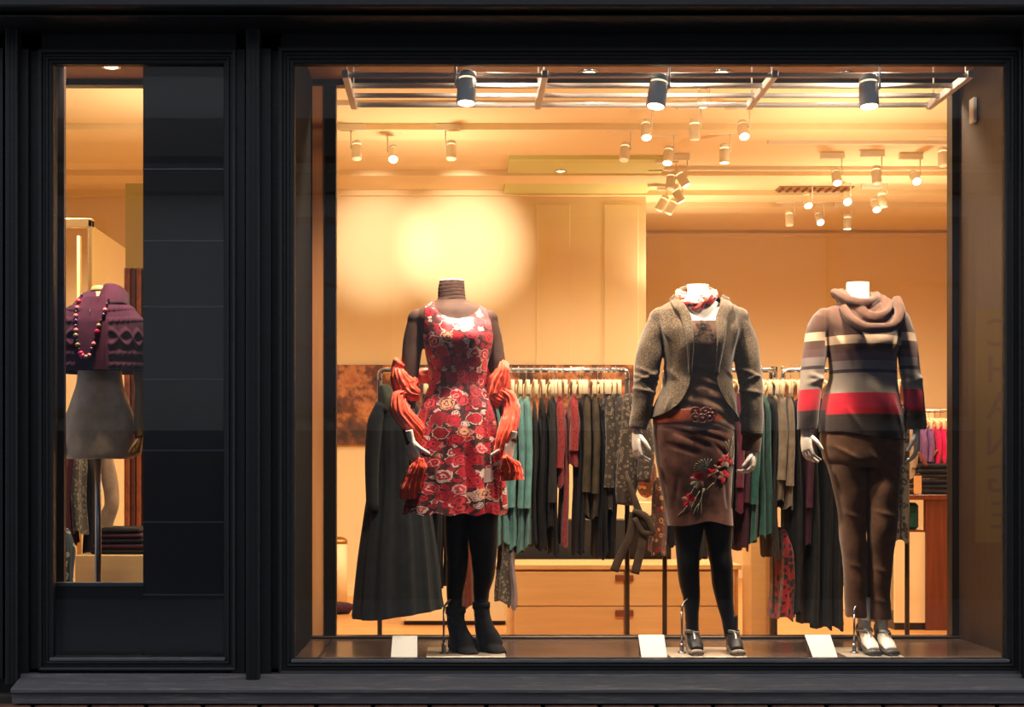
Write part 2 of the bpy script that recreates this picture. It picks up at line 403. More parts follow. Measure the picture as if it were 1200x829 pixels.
spot('form_fill_lamp', (X(150, .2), .16, 2.5), (X(112, .45), .42, 1.1), 130, 60, .8, .04, WARM2)
downlight(657, 200, CEIL - .03, 'oval glowing downlight set in the yellow green ceiling panel', 30, WARM)

def can(name, px, py, Y, r, h, tilt, body, lens, label, cat, group, ztop, lean=0.0, plate=True):
    """cylinder spotlight: centre pixel, tilt = lean sideways (rad), lean = pitch towards camera"""
    c = P(px, py, Y); t = thing(name, label, cat, (c.x, Y, ztop), group)
    ax = Vector((math.sin(tilt), -math.sin(lean), -math.cos(tilt) * math.cos(lean))).normalized()
    a = c - ax * h / 2; e = c + ax * h / 2
    b = NB(); rr = [(0, r * .2), (.0, r * .92), (.004, r), (h * .22, r)]
    def lathe(segs, mat_, nm):
        q = ax.to_track_quat('Z', 'Y').to_matrix(); rows = []
        for d_, rad in segs: rows.append([a + q @ Vector((rad * math.cos(2 * PI * k / 24), rad * math.sin(2 * PI * k / 24), d_)) for k in range(24)])
        return obj(nm, grid_mesh(NB(), rows, True, (True, True)), mat_, t)
    lathe([(0, r * .75), (.004, r * .9), (h * .2, r * .93)], body, 'cap')
    lathe([(h * .2, r * .86), (h * .26, r * .86)], M['ring'], 'glow_ring')
    lathe([(h * .26, r * .9), (h * .27, r * .97), (h * .95, r), (h, r * .97), (h * .985, r * .86)], body, 'housing')
    lathe([(h * .972, r * .84), (h * 1.004, r * .84)], lens, 'lens')
    b = NB(); sx = r * 1.15 * (1 if px > 700 else -1)
    cyl(b, (c.x + sx, Y, c.z + h * .1), (c.x + sx, Y, ztop - .03), .005, n=8); cyl(b, (c.x + sx, Y, c.z + h * .1), (c.x, Y, c.z + h * .1), .006, n=8)
    obj('bracket', b, body, t)
    if plate: obj('adapter', Box(c.x - .12, c.x + .06, Y - .02, Y + .02, ztop - .05, ztop, bev=.004), body, t, False)
    return e, ax
WL = [(547, 103, .055, .04, 'grey cylinder spotlight above the red floral dress'), (771, 107, .055, .16, 'grey cylinder spotlight tilted sideways, left of the tweed jacket'), (1018, 107, .055, .0, 'grey cylinder spotlight above the striped sweater')]
for px, py, Y, ti, lb in WL:
    e, ax = can('cylinder_spotlight', px, py, Y, .040, .134, -ti, M['lamp_grey'], M['lens'], lb, 'spotlight', 'grey spotlights in the window', DT, 0.12)
for (px, tx, pw) in ((547, 535, 260), (771, 815, 300), (1018, 1010, 260)):
    spot('window_spill_lamp', (X(px, .055), .04, 2.265), (X(tx, .26), .40, .6), 120, 140, 1, .05, WARM2)
    l_ = spot('window_spot_lamp', (X(px, .055), .04, 2.265), (X(tx, .26), .24, 1.0), pw * .42, 62, .7, .03, WARM2)
for px in (547, 771, 1018):
    l = bpy.data.lights.new('ring_fill_lamp', 'POINT'); l.energy = 7; l.shadow_soft_size = .03; l.color = WARM2
    o = bpy.data.objects.new('ring_fill_lamp', l); C.objects.link(o); o.location = (X(px, .17) + .09, .17, 2.50); o['kind'] = 'structure'  # added behind the glow rings to brighten the ladder rails
for px, tx in ((771, 545), (547, 800), (1018, 840), (771, 1000), (560, 540), (1000, 1010)):
    spot('window_cross_lamp', (X(px, .055), .04, 2.265), (X(tx, .26), .22, .85), 60, 60, 1, .05, WARM2)
TR = [(418, 176, 0, 0, .25), (461, 180, 0, 1, .7), (529, 176, 0, 0, .25), (732, 178, -.1, 0, .3), (757, 152, 0, 1, .45), (814, 152, 0, 0, .0), (871, 152, 0, 1, .6), (824, 112, 0, 1, .3),
      (783, 182, -.15, 1, .35), (849, 180, 0, 1, .0), (786, 212, -.1, 0, .2), (799, 209, .5, 1, .1), (794, 228, .5, 1, 0), (776, 238, -.5, 0, 0), (787, 242, -.5, 0, 0),
      (980, 207, 0, 1, .55), (1027, 205, 0, 0, .2), (1072, 208, 0, 1, .9), (1105, 184, 0, 0, .2), (946, 235, 0, 1, .65), (925, 256, 0, 0, .2), (960, 256, 0, 1, .8), (991, 233, 0, 1, 1.0), (993, 260, 0, 1, 0), (1026, 240, 0, 1, .7), (1034, 234, .1, 0, .1)]
TRY = {}
word = {0: 'unlit', 1: 'lit'}
for i, (px, py, ti, lit, le) in enumerate(TR):
    Y = (CEIL - .185 - EYE) * F / (CY - py) - D
    near = 'in the row of three at the upper left' if px < 560 else ('in the upper middle cluster' if px < 900 and py < 200 else ('in the tilted bunch at the middle' if px < 900 else ('in the right hand ceiling cluster' if py < 225 else 'low in the right hand cluster at the back')))
    side = {0: 'leftmost, ', 1: 'middle, ', 2: 'rightmost, ', 3: 'farthest left, ', 4: 'left of the front row, ', 5: 'centre of the front row, ', 6: 'right of the front row, ', 7: 'highest, partly behind the metal ladder, ', 8: 'left of the second row, ', 9: 'right of the second row, ', 10: 'upper left one, ', 11: 'upper right one, ', 12: 'middle one, ', 13: 'lower left one, ', 14: 'lower right one, ', 15: 'left one, ', 16: 'middle one, ', 17: 'right one, ', 18: 'by the dark post, ', 19: 'upper left one, ', 20: 'farthest left, ', 21: 'lower left one, ', 22: 'brightest one, ', 23: 'lowest one, ', 24: 'right one, ', 25: 'upper right one, '}[i]
    can('track_spotlight', px, py, Y, .036, .135, ti, M['lamp_white'], M['lens'] if lit else M['lens_off'], 'cream %s track spotlight, %s%s' % (word[lit], side, near), 'spotlight', 'cream track spotlights on the shop ceiling', CEIL, le)
    TRY.setdefault(round(Y, 1), []).append(X(px, Y))
for i, (Y, lo, hi) in enumerate(((3.5, 390, 757), (3.05, 740, 1110), (4.6, 900, 1110), (5.5, 760, 1110))):
    o = obj('ceiling_track', Box(X(lo, Y), X(hi, Y), Y - .017, Y + .017, CEIL - .03, CEIL), M['lamp_white'], None, False)
    tag(o, ['pale ceiling track above the cream wall on the left', 'pale ceiling track nearest the window on the right', 'pale ceiling track over the right hand cluster', 'rearmost pale ceiling track'][i], 'light track', 'ceiling tracks')
Yv = row_depth(226, 0); t = thing('ceiling_vent', 'brown slatted air vent in the shop ceiling among the right hand spotlights', 'vent', (X(945, Yv), Yv, CEIL))
obj('frame', Box(X(905, Yv), X(990, Yv), Yv - .3, Yv + .15, CEIL - .012, CEIL), mat('vent_brown', (150, 116, 76), .6), t, False)
for k in range(9): xx = X(908 + k * 9, Yv); obj('slat', Box(xx, xx + .02, Yv - .28, Yv + .13, CEIL - .022, CEIL - .01), M['handle'], t, False)
# metal ladder hung under the window ceiling
t = thing('ceiling_ladder_grid', 'white metal ladder shaped hanging grid under the window ceiling', 'hanging rail', (.8, .34, DT)); zg = 2.42
for Y in (.10, .26, .42, .58): obj('rail', cyl(NB(), (-.46, Y, zg), (2.13, Y, zg), .011, n=12), M['grid'], t)
for x_ in (-.46, .365, 1.317, 2.127):
    obj('crossbar', Box(x_ - .014, x_ + .014, .08, .60, zg - .016, zg + .016, bev=.003), M['grid'], t, False)
    for Y in (.14, .54): obj('hanging_rod', cyl(NB(), (x_, Y, zg), (x_, Y, DT), .004, n=8), M['grid'], t)
tag(obj('door_sensor', Box(XR - .02, XR, .55, .6, Z(146, .6), Z(117, .6), bev=.004), M['card'], None, False), 'small white sensor box on the right reveal under the ladder grid', 'sensor')
# wash lights of the shop, standing for the track spotlights, then ceiling fill
for px, tx, pw, an in ((430, 442, 250, 33), (540, 545, 370, 34)):
    spot('wall_wash_lamp', (X(px, 4.0), 4.3, CEIL - .2), (X(tx, BW), BW, Z(288, BW)), pw, an, 1, .03, (1.0, .86, .66))
for (x_, y_, pw) in ((-2.6, 3.2, 150), (-.6, 3.6, 150), (.9, 3.2, 150), (2.4, 3.0, 150), (3.8, 3.6, 150), (2.6, 6.2, 190), (4.2, 6.2, 160), (1.4, 4.8, 120), (-2.8, 5.2, 140), (0.1, 1.1, 200), (2.0, 1.1, 200)):
    spot('track_lamp', (x_, y_, CEIL - .36), (x_, y_ + .3, FLOOR), pw * .95, 160, .9, .06, WARM)
for (x_, y_, pw) in ((-1.8, 3.2, 50), (-.2, 4.2, 45), (1.4, 2.4, 55), (2.6, 3.6, 55), (3.4, 5.6, 60), (1.9, 6.4, 55)):
    spot('ceiling_fill_lamp', (x_, y_, CEIL - .9), (x_, y_, CEIL), pw, 170, 1, .1, WARM)  # upward fill added to brighten the ceiling, no fitting hangs here
# ------------------------------------------------------------------ mannequins
YM = 0.26
SM = s(YM)
def px_rows(keys, n=6, Y=YM):
    """keys: (py, left, right, halfdepth, yoff) -> array of (cx, cy, cz, hw, hd)"""
    K = [(X((l + r) / 2, Y), Y + yo, Z(py, Y), (r - l) / 2 * s(Y), hd) for py, l, r, hd, yo in keys]
    return herm(K, n)
def loft(R, seg=64, off=0.0, pw=2.3, caps=(True, True), fn=None, bm=None, a0=None):
    bm = bm or NB(); rows = []; e = 2 / pw
    for i, (cx, cy, cz, hw, hd) in enumerate(R):
        row = []
        for j in range(seg):
            a = 2 * PI * j / seg; c, s_ = math.cos(a), math.sin(a)
            k = fn(i / (len(R) - 1), a, cz) if fn else 0
            row.append(Vector((cx + (hw + off + k) * math.copysign(abs(c) ** e, c), cy + (hd + off + k) * math.copysign(abs(s_) ** e, s_), cz)))
        rows.append(row)
    return grid_mesh(bm, rows, True, caps)
def front(R, x, z, pw=2.3):
    """y of the front surface of a loft at (x, z)"""
    zs = R[:, 2][::-1]; v = [np.interp(z, zs, R[:, k][::-1]) for k in range(5)]
    u = min(0.985, abs((x - v[0]) / max(v[3], 1e-4)))
    return v[1] - v[4] * (1 - u ** pw) ** (1 / pw)
def bust(bm, cx, zc, amp=.028, sx=.045, dx=.062, y0=YM):
    for v in bm.verts:
        if v.co.y < y0:
            for sd in (-1, 1):
                v.co.y -= amp * math.exp(-((v.co.x - cx - sd * dx) / sx) ** 2 - ((v.co.z - zc) / .055) ** 2)
    return bm
def ptube(keys, n=16, steps=5, mod=None, Y=YM, bm=None, up=(0, -1, 0), caps=(True, True)):
    """keys: (px, py, half width px, half depth m, yoff)"""
    return tube(bm if bm is not None else NB(), [(X(a, Y), Y + yo, Z(b_, Y), r * s(Y), d) for a, b_, r, d, yo in keys], n, steps, up, mod, caps)
def hand(wrist, T, N, Dn, size=1.0, curl=(.5, .6, .35), thumb=(.5, .2), r_w=.021):
    """five fingers; T = towards thumb, N = palm normal, Dn = along the hand; wrist Vector"""
    T, N, Dn = Vector(T).normalized(), Vector(N).normalized(), Vector(Dn).normalized()
    N = (N - Dn * N.dot(Dn)).normalized(); T = (T - Dn * T.dot(Dn) - N * T.dot(N)).normalized()
    b = NB(); L = lambda t, n, d: wrist + (T * t + N * n + Dn * d) * size
    def tb(pts, up=N, n=10, steps=3): tube(b, [(*L(*p[:3]), p[3] * size, p[4] * size) for p in pts], n, steps, tuple(up))
    tb([(0, 0, -.05, .020, .017), (0, 0, -.01, .0195, .0155), (.001, 0, .025, .027, .0155), (.001, .0, .06, .036, .014), (0, .001, .085, .036, .011), (0, .002, .093, .030, .007)], n=16)
    for t0, ln, r in ((.027, .072, .0083), (.0095, .080, .0086), (-.009, .075, .0082), (-.026, .060, .0073)):
        sg = (ln * .45, ln * .31, ln * .27); an = 0.12; t_, n_, d_ = t0, 0.0, .078; pts = [(t0 * .9, 0, .06, r, r), (t_, n_, d_, r * 1.05, r * 1.05)]
        for k in range(3):
            an += curl[k] * (1.0 + .12 * ((.027 - t0) / .05)); n_ += math.sin(an) * sg[k]; d_ += math.cos(an) * sg[k]; t_ += t0 * .10
            pts.append((t_, n_, d_, r * (.98 - .1 * k), r * (.96 - .1 * k)))
        pts.append((t_, n_ + math.sin(an) * .004, d_ + math.cos(an) * .004, r * .4, r * .4))
        tb(pts, n=8, steps=2)
    a, c = thumb
    tb([(.012, .004, .012, .013, .012), (.03, .008, .034, .0115, .011), (.03 + .035 * a, .012 + .02 * c, .062, .0095, .0095), (.03 + .045 * a, .016 + .045 * c, .088, .0085, .0085), (.03 + .048 * a, .018 + .055 * c, .1, .005, .005)], n=10)
    return bake(b, voxel=.0024 * size, smooth=3)
def join(*bms):
    a = bms[0]
    for b in bms[1:]: merge(a, b)
    return a
def creases(lst, amp=.006, wd=.012):
    """list of ((x0,z0),(x1,z1)) crease lines -> displacement fn"""
    def f(p, n):
        h = 0
        for (ax, az), (bx, bz) in lst:
            dx, dz = bx - ax, bz - az; L2 = dx * dx + dz * dz; u = max(0, min(1, ((p.x - ax) * dx + (p.z - az) * dz) / L2))
            d = math.hypot(p.x - ax - u * dx, p.z - az - u * dz); h += amp * math.exp(-(d / wd) ** 2) * math.sin(PI * (0.1 + .8 * u))
        return h
    return f
def pc(lst): return [((X(a, YM), Z(b_, YM)), (X(c, YM), Z(d, YM))) for a, b_, c, d in lst]
def stand(px, plate, root, rodtop):
    a, c = plate; y0, y1 = .10, .40
    obj('base_plate', Box(X(a, .2), X(c, .2), y0 - .02, y1, 0, .008, bev=.002), M['baseplate'], root, False)
    xx = X(px, .2); b = NB(); cyl(b, (xx, .2, .006), (xx, .2, .05), .009, n=12); cyl(b, (xx, .2, .05), (xx, .2, rodtop - .03), .0045, n=10); tube(b, [(xx, .2, rodtop - .03, .0045), (xx + .004, .21, rodtop - .01, .0045), (xx + .05, .25, rodtop + .03, .0045)], 8, 3)
    cyl(b, (xx, .2, .008), (xx, .2, .014), .017, n=16)
    obj('support_rod', b, M['steel'], root)
# materials of the clothes ------------------------------------------------
def floral():
    m = mat('rose_print_satin', (150, 20, 30), 0.5, spec=0.5, sheen=.15); t = NT(m)
    uv = t.coord('UV')
    ns = t.n('ShaderNodeTexNoise'); ns.inputs['Scale'].default_value = 70; ns.inputs['Detail'].default_value = 2; t.l(uv, ns.inputs['Vector'])
    add = t.n('ShaderNodeVectorMath'); add.operation = 'MULTIPLY_ADD'; t.l(ns.outputs['Color'], add.inputs[0]); add.inputs[1].default_value = (.024, .024, 0); t.l(uv, add.inputs[2])
    def layer(scale, rad, cols, seed, rnd=.75):
        mp = t.n('ShaderNodeMapping'); mp.inputs['Location'].default_value = (seed, seed * .7, 0); t.l(add.outputs[0], mp.inputs[0])
        v = t.n('ShaderNodeTexVoronoi'); v.voronoi_dimensions = '2D'; v.inputs['Scale'].default_value = scale; v.inputs['Randomness'].default_value = rnd; t.l(mp.outputs[0], v.inputs['Vector'])
        sp = t.n('ShaderNodeSeparateColor'); t.l(v.outputs['Color'], sp.inputs[0]); d = v.outputs['Distance']
        c1 = t.ramp(sp.outputs[0], cols, 'CONSTANT')
        c2 = t.ramp(sp.outputs[1], [(0, (90, 8, 20)), (.5, (150, 12, 28)), (.86, (236, 200, 190))], 'CONSTANT')
        rings = t.math('SINE', t.math('MULTIPLY_ADD', d, 26.0, t.math('MULTIPLY', sp.outputs[2], 6.0)))
        f = t.math('GREATER_THAN', rings, .62); col = t.mix(f, c1, c2)
        edge = t.math('GREATER_THAN', d, rad - .04); sel = t.math('MULTIPLY', edge, t.math('GREATER_THAN', sp.outputs[1], .6))
        col = t.mix(sel, col, (240, 222, 204)); mask = t.math('LESS_THAN', d, t.math('MULTIPLY_ADD', sp.outputs[2], .12, rad - .08))
        return col, mask
    red = [(0, (208, 16, 44)), (.3, (170, 10, 34)), (.5, (222, 60, 70)), (.74, (226, 160, 124)), (.82, (190, 10, 40)), (.95, (238, 200, 190))]
    small = [(0, (236, 200, 190)), (.25, (206, 24, 46)), (.6, (222, 160, 130)), (.75, (190, 30, 60))]
    a, ma = layer(17.5, .46, red, 3.1); b, mb = layer(34, .42, small, 7.7)
    bgc = t.mix(t.math('GREATER_THAN', t.noise(uv, 160, 2), .56), (46, 26, 24), (120, 14, 28))
    t.base(t.mix(ma, t.mix(mb, bgc, b), a)); return m
def tweed():
    m = mat('brown_tweed', (80, 68, 52), 0.85, sheen=.25, spec=.2); t = NT(m); v = t.coord()
    n1 = t.noise(v, 260, 3); n2 = t.noise(v, 9, 3)
    c = t.ramp(n1, [(.35, (42, 33, 25)), (.5, (76, 61, 44)), (.66, (118, 98, 72))]); t.base(c); t.bump(n1, .4, .002)
    return m
def striped():
    m = mat('striped_knit', (96, 66, 52), 0.95, sheen=.3, spec=.1); t = NT(m); v = t.coord()
    sp = t.n('ShaderNodeSeparateXYZ'); t.l(v, sp.inputs[0])
    return m, t, sp
M['rose'] = floral(); M['tweed'] = tweed()
M['mesh_brown'] = fabric('brown_mesh_top', (68, 44, 34), .7, .2, 500, .3, .05)
M['tights'] = fabric('black_tights', (20, 20, 23), .45, .2, 900, .1, .3)
M['boot'] = fabric('black_suede', (24, 24, 27), .9, .3, 600, .2, .4)
M['crinkle'] = fabric('coral_crinkle_silk', (255, 84, 52), .4, .12, 300, .3, .3)
M['satin_brown'] = fabric('brown_satin', (92, 58, 48), .34, .35, 900, .1, .2)
M['satin_band'] = fabric('brown_satin_band', (104, 66, 54), .32, .25, 900, .1, .2)
M['top_brown'] = fabric('dark_brown_jersey', (84, 56, 36), .7, .2, 700, .2)
M['cord'] = fabric('black_cord', (12, 9, 8), .8, .2)
M['belt'] = fabric('tan_belt_leather', (128, 58, 34), .35, .2, 300, .1, 0)
M['belt_disc'] = fabric('dark_leather_disc', (86, 40, 30), .3, .2, 300, .1, 0)
M['trouser'] = fabric('brown_corduroy', (104, 70, 48), .85, .2, 800, .3, .25)
M['knit_brown'] = fabric('brown_knit', (84, 57, 43), .95, .15, 500, .5, .15)
M['shoe_grey'] = fabric('grey_patent', (128, 116, 106), .25, .15, 200, .05, 0)
M['shoe_dark'] = fabric('dark_grey_patent', (84, 84, 86), .25, .15, 200, .05, 0)
M['strap'] = mat('silver_strap', (176, 174, 172), .28, .6)
def legs(keysL, keysR, m, root, name='legs', mod=None):
    b = NB(); ptube(keysL, 24, 6, mod, bm=b); ptube(keysR, 24, 6, mod, bm=b); return obj(name, b, m, root)

# ===== 1: the red dress
G = 'headless mannequins in the big window'
r1 = thing('mannequin', 'headless mannequin in a red rose print dress with a coral scarf round its arms', 'mannequin', (X(545, YM), YM, .008), G)
T1 = px_rows([(328, 515, 544, .040, .02), (340, 513, 545, .043, .02), (350, 513, 546, .045, .02), (354, 507, 552, .05, .02), (358, 499, 562, .062, .015), (363, 491, 570, .075, .012), (372, 487, 577, .088, .01), (385, 494, 577, .10, 0), (400, 497, 576, .108, 0), (415, 499, 574, .105, 0),
              (432, 504, 570, .095, 0), (448, 505, 569, .09, 0), (462, 500, 573, .097, 0), (480, 493, 579, .108, 0), (505, 488, 584, .115, 0), (530, 488, 586, .115, 0)])
body = join(loft(T1, 64), ptube([(489, 374, 11, .038, .01), (484, 400, 12, .038, .01), (481, 430, 11, .036, 0), (479, 455, 9.5, .032, -.005), (478, 480, 9, .030, -.04), (480, 505, 7.5, .026, -.085), (483, 522, 6, .022, -.11)]),
            ptube([(573, 374, 10, .038, .01), (578, 400, 11, .038, .01), (583, 430, 10.5, .036, 0), (588, 455, 9.5, .032, 0), (593, 480, 9, .030, -.02), (597, 505, 7, .026, -.075), (599, 520, 6, .022, -.10)]))
ball(body, P(489, 374, YM + .01), .043); ball(body, P(573, 374, YM + .01), .040)
body = bake(body, voxel=.006, smooth=5)
bust(body, X(539, YM), Z(398, YM), .016)
displace(body, lambda p, n: .0015 * math.sin((p.z) * 420 + 3 * nz(p, 12)) if p.z > Z(352, YM) else .001 * nz(p, 30))
obj('undershirt', body, M['mesh_brown'], r1, label='sheer dark brown long sleeved turtleneck')
bd = join(ptube([(529, 327.5, 14, .036, .02), (529, 334, 14.5, .038, .02)], 24, 2),
          hand(P(482, 517, YM - .115), (.75, -.75, 0), (.7, .6, -.1), (.22, .1, -1), .92, (.45, .35, .25), (.5, .9)),
          hand(P(599, 518, YM - .10), (-.75, -.75, 0), (-.7, .6, -.1), (-.25, .05, -1), .92, (.45, .35, .25), (.5, .9)))
obj('body', bd, M['plastic'], r1, label='white neck cap and white hands')
# dress
def dz(t_, a, z):
    k = max(0, (Z(450, YM) - z)) / .6
    return (.010 * k * math.sin(a * 11 + 1.3) + .007 * k * math.sin(a * 17 + z * 3) + .004 * k * math.sin(a * 29)) + .0015 * math.sin(a * 5 + z * 30)
T1d = px_rows([(354, 505, 554, .056, .02), (358, 498, 563, .068, .015), (363, 491, 570, .082, .012), (372, 489, 575, .094, .01), (385, 494, 577, .106, 0), (400, 497, 577, .114, 0), (415, 499, 575, .111, 0),
               (432, 503, 571, .100, 0), (448, 504, 570, .095, 0), (462, 499, 574, .104, 0), (480, 491, 580, .118, 0), (505, 486, 584, .13, 0), (535, 482, 587, .14, 0), (570, 478, 589, .152, 0), (602, 475, 590, .165, 0)], 12)
dr = loft(T1d, 300, .003, fn=dz, caps=(False, False)); bust(dr, X(539, YM), Z(398, YM), .019)
def neck1(c):
    px, py = CX + c.x / s(YM), CY - (c.z - EYE) / s(YM)
    fr_ = c.y < YM + .01
    if py < 410:
        la = np.interp(py, [350, 360, 375, 390, 405], [501, 499, 498, 497, 490]); ra = np.interp(py, [350, 360, 375, 390, 405], [566, 571, 574, 577, 590])
        if px < la or px > ra: return True
    nd = 376 if fr_ else 372
    hw_ = 27 * math.sqrt(max(0, 1 - max(0, (py - 352) / (nd - 352)) ** 2.6)) if py < nd else 0
    return abs(px - 536) < hw_ and py < nd
cut(dr, neck1); relax_edges(dr, 2)
dr = bake(dr, solid=.003) if False else dr
# wavy hem
for v in dr.verts:
    py = CY - (v.co.z - EYE) / s(YM)
    if py > 560: v.co.z += (py - 560) / 42 * (.006 * math.sin(v.co.x * 60) + (.008 if v.co.y > YM else 0))
obj('dress', dr, M['rose'], r1, label='sleeveless scoop neck dress printed with red and cream roses')
b = ptube([(488, 602, 1, .004, 0), (489, 602, 1, .004, 0)], 4, 1)
b.free()
legs([(538, 585, 17, .075, 0), (536, 605, 15.5, .068, 0), (535, 635, 14, .06, 0), (536, 655, 13, .055, -.01), (535, 675, 12, .056, .005), (533, 700, 9.5, .045, .01), (534, 722, 8.5, .038, 0), (540, 745, 9, .04, -.01)],
     [(567, 585, 18, .075, 0), (566, 605, 17.5, .07, -.02), (566, 632, 17, .062, -.03), (567, 652, 15, .057, -.02), (567, 672, 13, .056, .0), (564, 695, 9.5, .045, .01), (564, 718, 8, .038, 0), (566, 740, 9, .04, 0)], M['tights'], r1, 'tights')
def boot(kshaft, ktoe, heel):
    b = NB(); ptube(kshaft, 24, 5, bm=b); ptube(ktoe, 20, 5, bm=b, up=(0, 0, 1)); ptube(heel, 12, 2, bm=b); return bake(b, voxel=.004, smooth=3)
b1 = boot([(534, 711, 11.5, .045, .01), (534, 725, 10.5, .044, .01), (537, 740, 11.5, .05, .0), (541, 752, 14, .055, -.01), (543, 760, 14, .055, -.02)],
          [(531, 758, 8, .028, .06), (540, 757, 11, .036, .0), (549, 763, 12, .022, -.07), (553, 765, 8, .014, -.11)], [(530, 752, 6, .02, .075), (531, 768, 5, .017, .08)])
b2 = boot([(564, 706, 9.5, .043, .01), (565, 720, 9.5, .043, .01), (568, 737, 11.5, .048, 0), (573, 750, 14, .052, 0), (576, 759, 15, .05, 0)],
          [(562, 757, 8, .028, .05), (573, 757, 11, .034, 0), (583, 762, 12, .022, -.05), (589, 764, 7, .013, -.07)], [(560, 750, 6, .02, .065), (562, 767, 5, .017, .07)])
for bb, (cx_, cy_, hw_) in ((b1, (534, 712, 12)), (b2, (564, 706, 10.5))):
    bo = obj('boot', bb, M['boot'], r1); obj('cuff', ptube([(cx_, cy_, hw_ - 1, .044, .01), (cx_, cy_ + .5, hw_, .047, .01), (cx_, cy_ + 7, hw_, .047, .01), (cx_ + .2, cy_ + 8, hw_ - 1.5, .043, .01)], 28, 1), M['boot'], bo)
    for k in (0, 1): obj('stud', ball(NB(), P(cx_ - hw_ * .75, cy_ + 12 + k * 11, YM - .03), .0035, 8), M['steel'], bo)
def crk(n, amp=.12, ph=0): return lambda u, a: 1 + amp * math.sin(a * n + ph + 5 * u) + amp * .6 * math.sin(a * (n + 8) + 7 * u)
sh = NB()
ptube([(470, 424, 9, .03, -.01), (466, 432, 7, .04, 0), (470, 445, 12, .052, -.01), (477, 455, 15, .055, -.01), (485, 462, 11, .05, -.02), (492, 463, 5, .03, -.02)], 64, 8, crk(15, .09), bm=sh)
ptube([(478, 460, 5, .03, -.03), (468, 468, 8, .04, -.05), (470, 482, 10, .035, -.075), (480, 496, 10, .03, -.085), (494, 512, 9, .026, -.08), (502, 528, 6, .02, -.08), (501, 544, 4, .018, -.09)], 64, 8, crk(12, .13), bm=sh)
ptube([(494, 537, 3, .012, -.13), (492, 546, 7, .018, -.13), (488, 560, 10, .022, -.12), (486, 572, 13, .024, -.115), (487, 583, 15, .026, -.11)], 72, 6, crk(14, .17), bm=sh, caps=(True, False))
ptube([(487, 440, 8, .02, .11), (500, 438, 8, .02, .14), (535, 440, 8, .015, .15), (566, 436, 8, .02, .12), (586, 430, 6, .03, .06)], 24, 5, crk(8), bm=sh)
ptube([(590, 424, 5, .03, .0), (588, 436, 9, .048, -.01), (583, 450, 14, .055, -.01), (580, 464, 13, .055, -.01), (590, 472, 8, .05, -.02)], 64, 8, crk(15, .09), bm=sh)
ptube([(588, 460, 6, .03, -.03), (596, 468, 8, .035, -.035), (598, 481, 9, .03, -.05), (596, 498, 9, .028, -.08), (589, 516, 8, .026, -.10), (586, 532, 6, .022, -.10), (589, 540, 4, .015, -.11)], 64, 8, crk(12, .13), bm=sh)
ptube([(590, 535, 3, .015, -.13), (593, 542, 7, .02, -.12), (597, 551, 11, .025, -.11), (598, 563, 12, .024, -.11)], 72, 6, crk(12, .18), bm=sh, caps=(True, False))
displace(sh, lambda p, n: .003 * nz(p, 60) + .004 * nz(p, 22))
obj('scarf', sh, M['crinkle'], r1, label='coral red crinkled scarf draped round both arms')
stand(520, (500, 592), r1, Z(708, .2))

# ===== 2: the tweed jacket
r2 = thing('mannequin', 'headless mannequin in a tweed jacket, flower embroidered brown skirt and knotted neck scarf', 'mannequin', (X(822, YM), YM, .008), G)
T2 = px_rows([(333, 805, 833, .038, .03), (342, 806, 833, .040, .03), (350, 801, 838, .05, .025), (355, 792, 845, .062, .02), (360, 782, 856, .072, .015), (366, 774, 864, .08, .012), (376, 772, 868, .092, .01), (390, 776, 864, .103, 0), (405, 779, 860, .108, 0), (420, 780, 858, .103, 0),
              (440, 782, 856, .093, 0), (455, 778, 858, .098, 0), (470, 772, 860, .108, 0), (490, 768, 860, .115, 0), (530, 770, 858, .118, 0)], 14)
core = loft(T2, 48, -.004); bust(core, X(819, YM), Z(402, YM), .008)
hands2 = join(hand(P(745, 505, YM - .02), (.35, -1, 0), (1, .35, -.15), (.05, -.12, -1), .98, (.08, .62, .3), (.55, .3)),
              hand(P(884, 527, YM - .02), (-.45, -1, 0), (-1, .35, -.1), (-.12, -.1, -1), .92, (.5, .75, .3), (.5, .4)))
core = cut(core, lambda c: c.z < Z(480, YM)); core = join(core, hands2)
obj('body', core, M['plastic'], r2)
tp = loft(T2, 64, .001); tp = cut(tp, lambda c: (CY - (c.z - EYE) / s(YM)) < 378 or c.z < Z(505, YM)); bust(tp, X(819, YM), Z(402, YM), .014)
displace(tp, lambda p, n: .003 * math.sin(p.z * 120 + 40 * p.x) * (1 if p.z < Z(430, YM) else .1))
top_o = obj('top', tp, M['top_brown'], r2, label='dark brown scoop neck top with corded loops')
b = NB()
for cx_, cy_ in ((819, 384), (812, 398), (828, 397)):
    for k in range(6):
        a = k * PI / 3 + .3; pts = []
        for q in range(7):
            u = q / 6; rr = 9 * math.sin(PI * u); aa = a + .35 * math.sin(2 * PI * u) ; px_ = cx_ + rr * math.cos(a + (u - .5) * .9); py_ = cy_ + rr * .72 * math.sin(a + (u - .5) * .9)
            xx, zz = X(px_, YM), Z(py_, YM); pts.append((xx, front(T2, xx, zz) - .016 * math.exp(-((zz - Z(402, YM)) / .055) ** 2) - .006, zz, .0016))
        tube(b, pts, 5, 1)
obj('corded_motif', b, M['cord'], top_o)
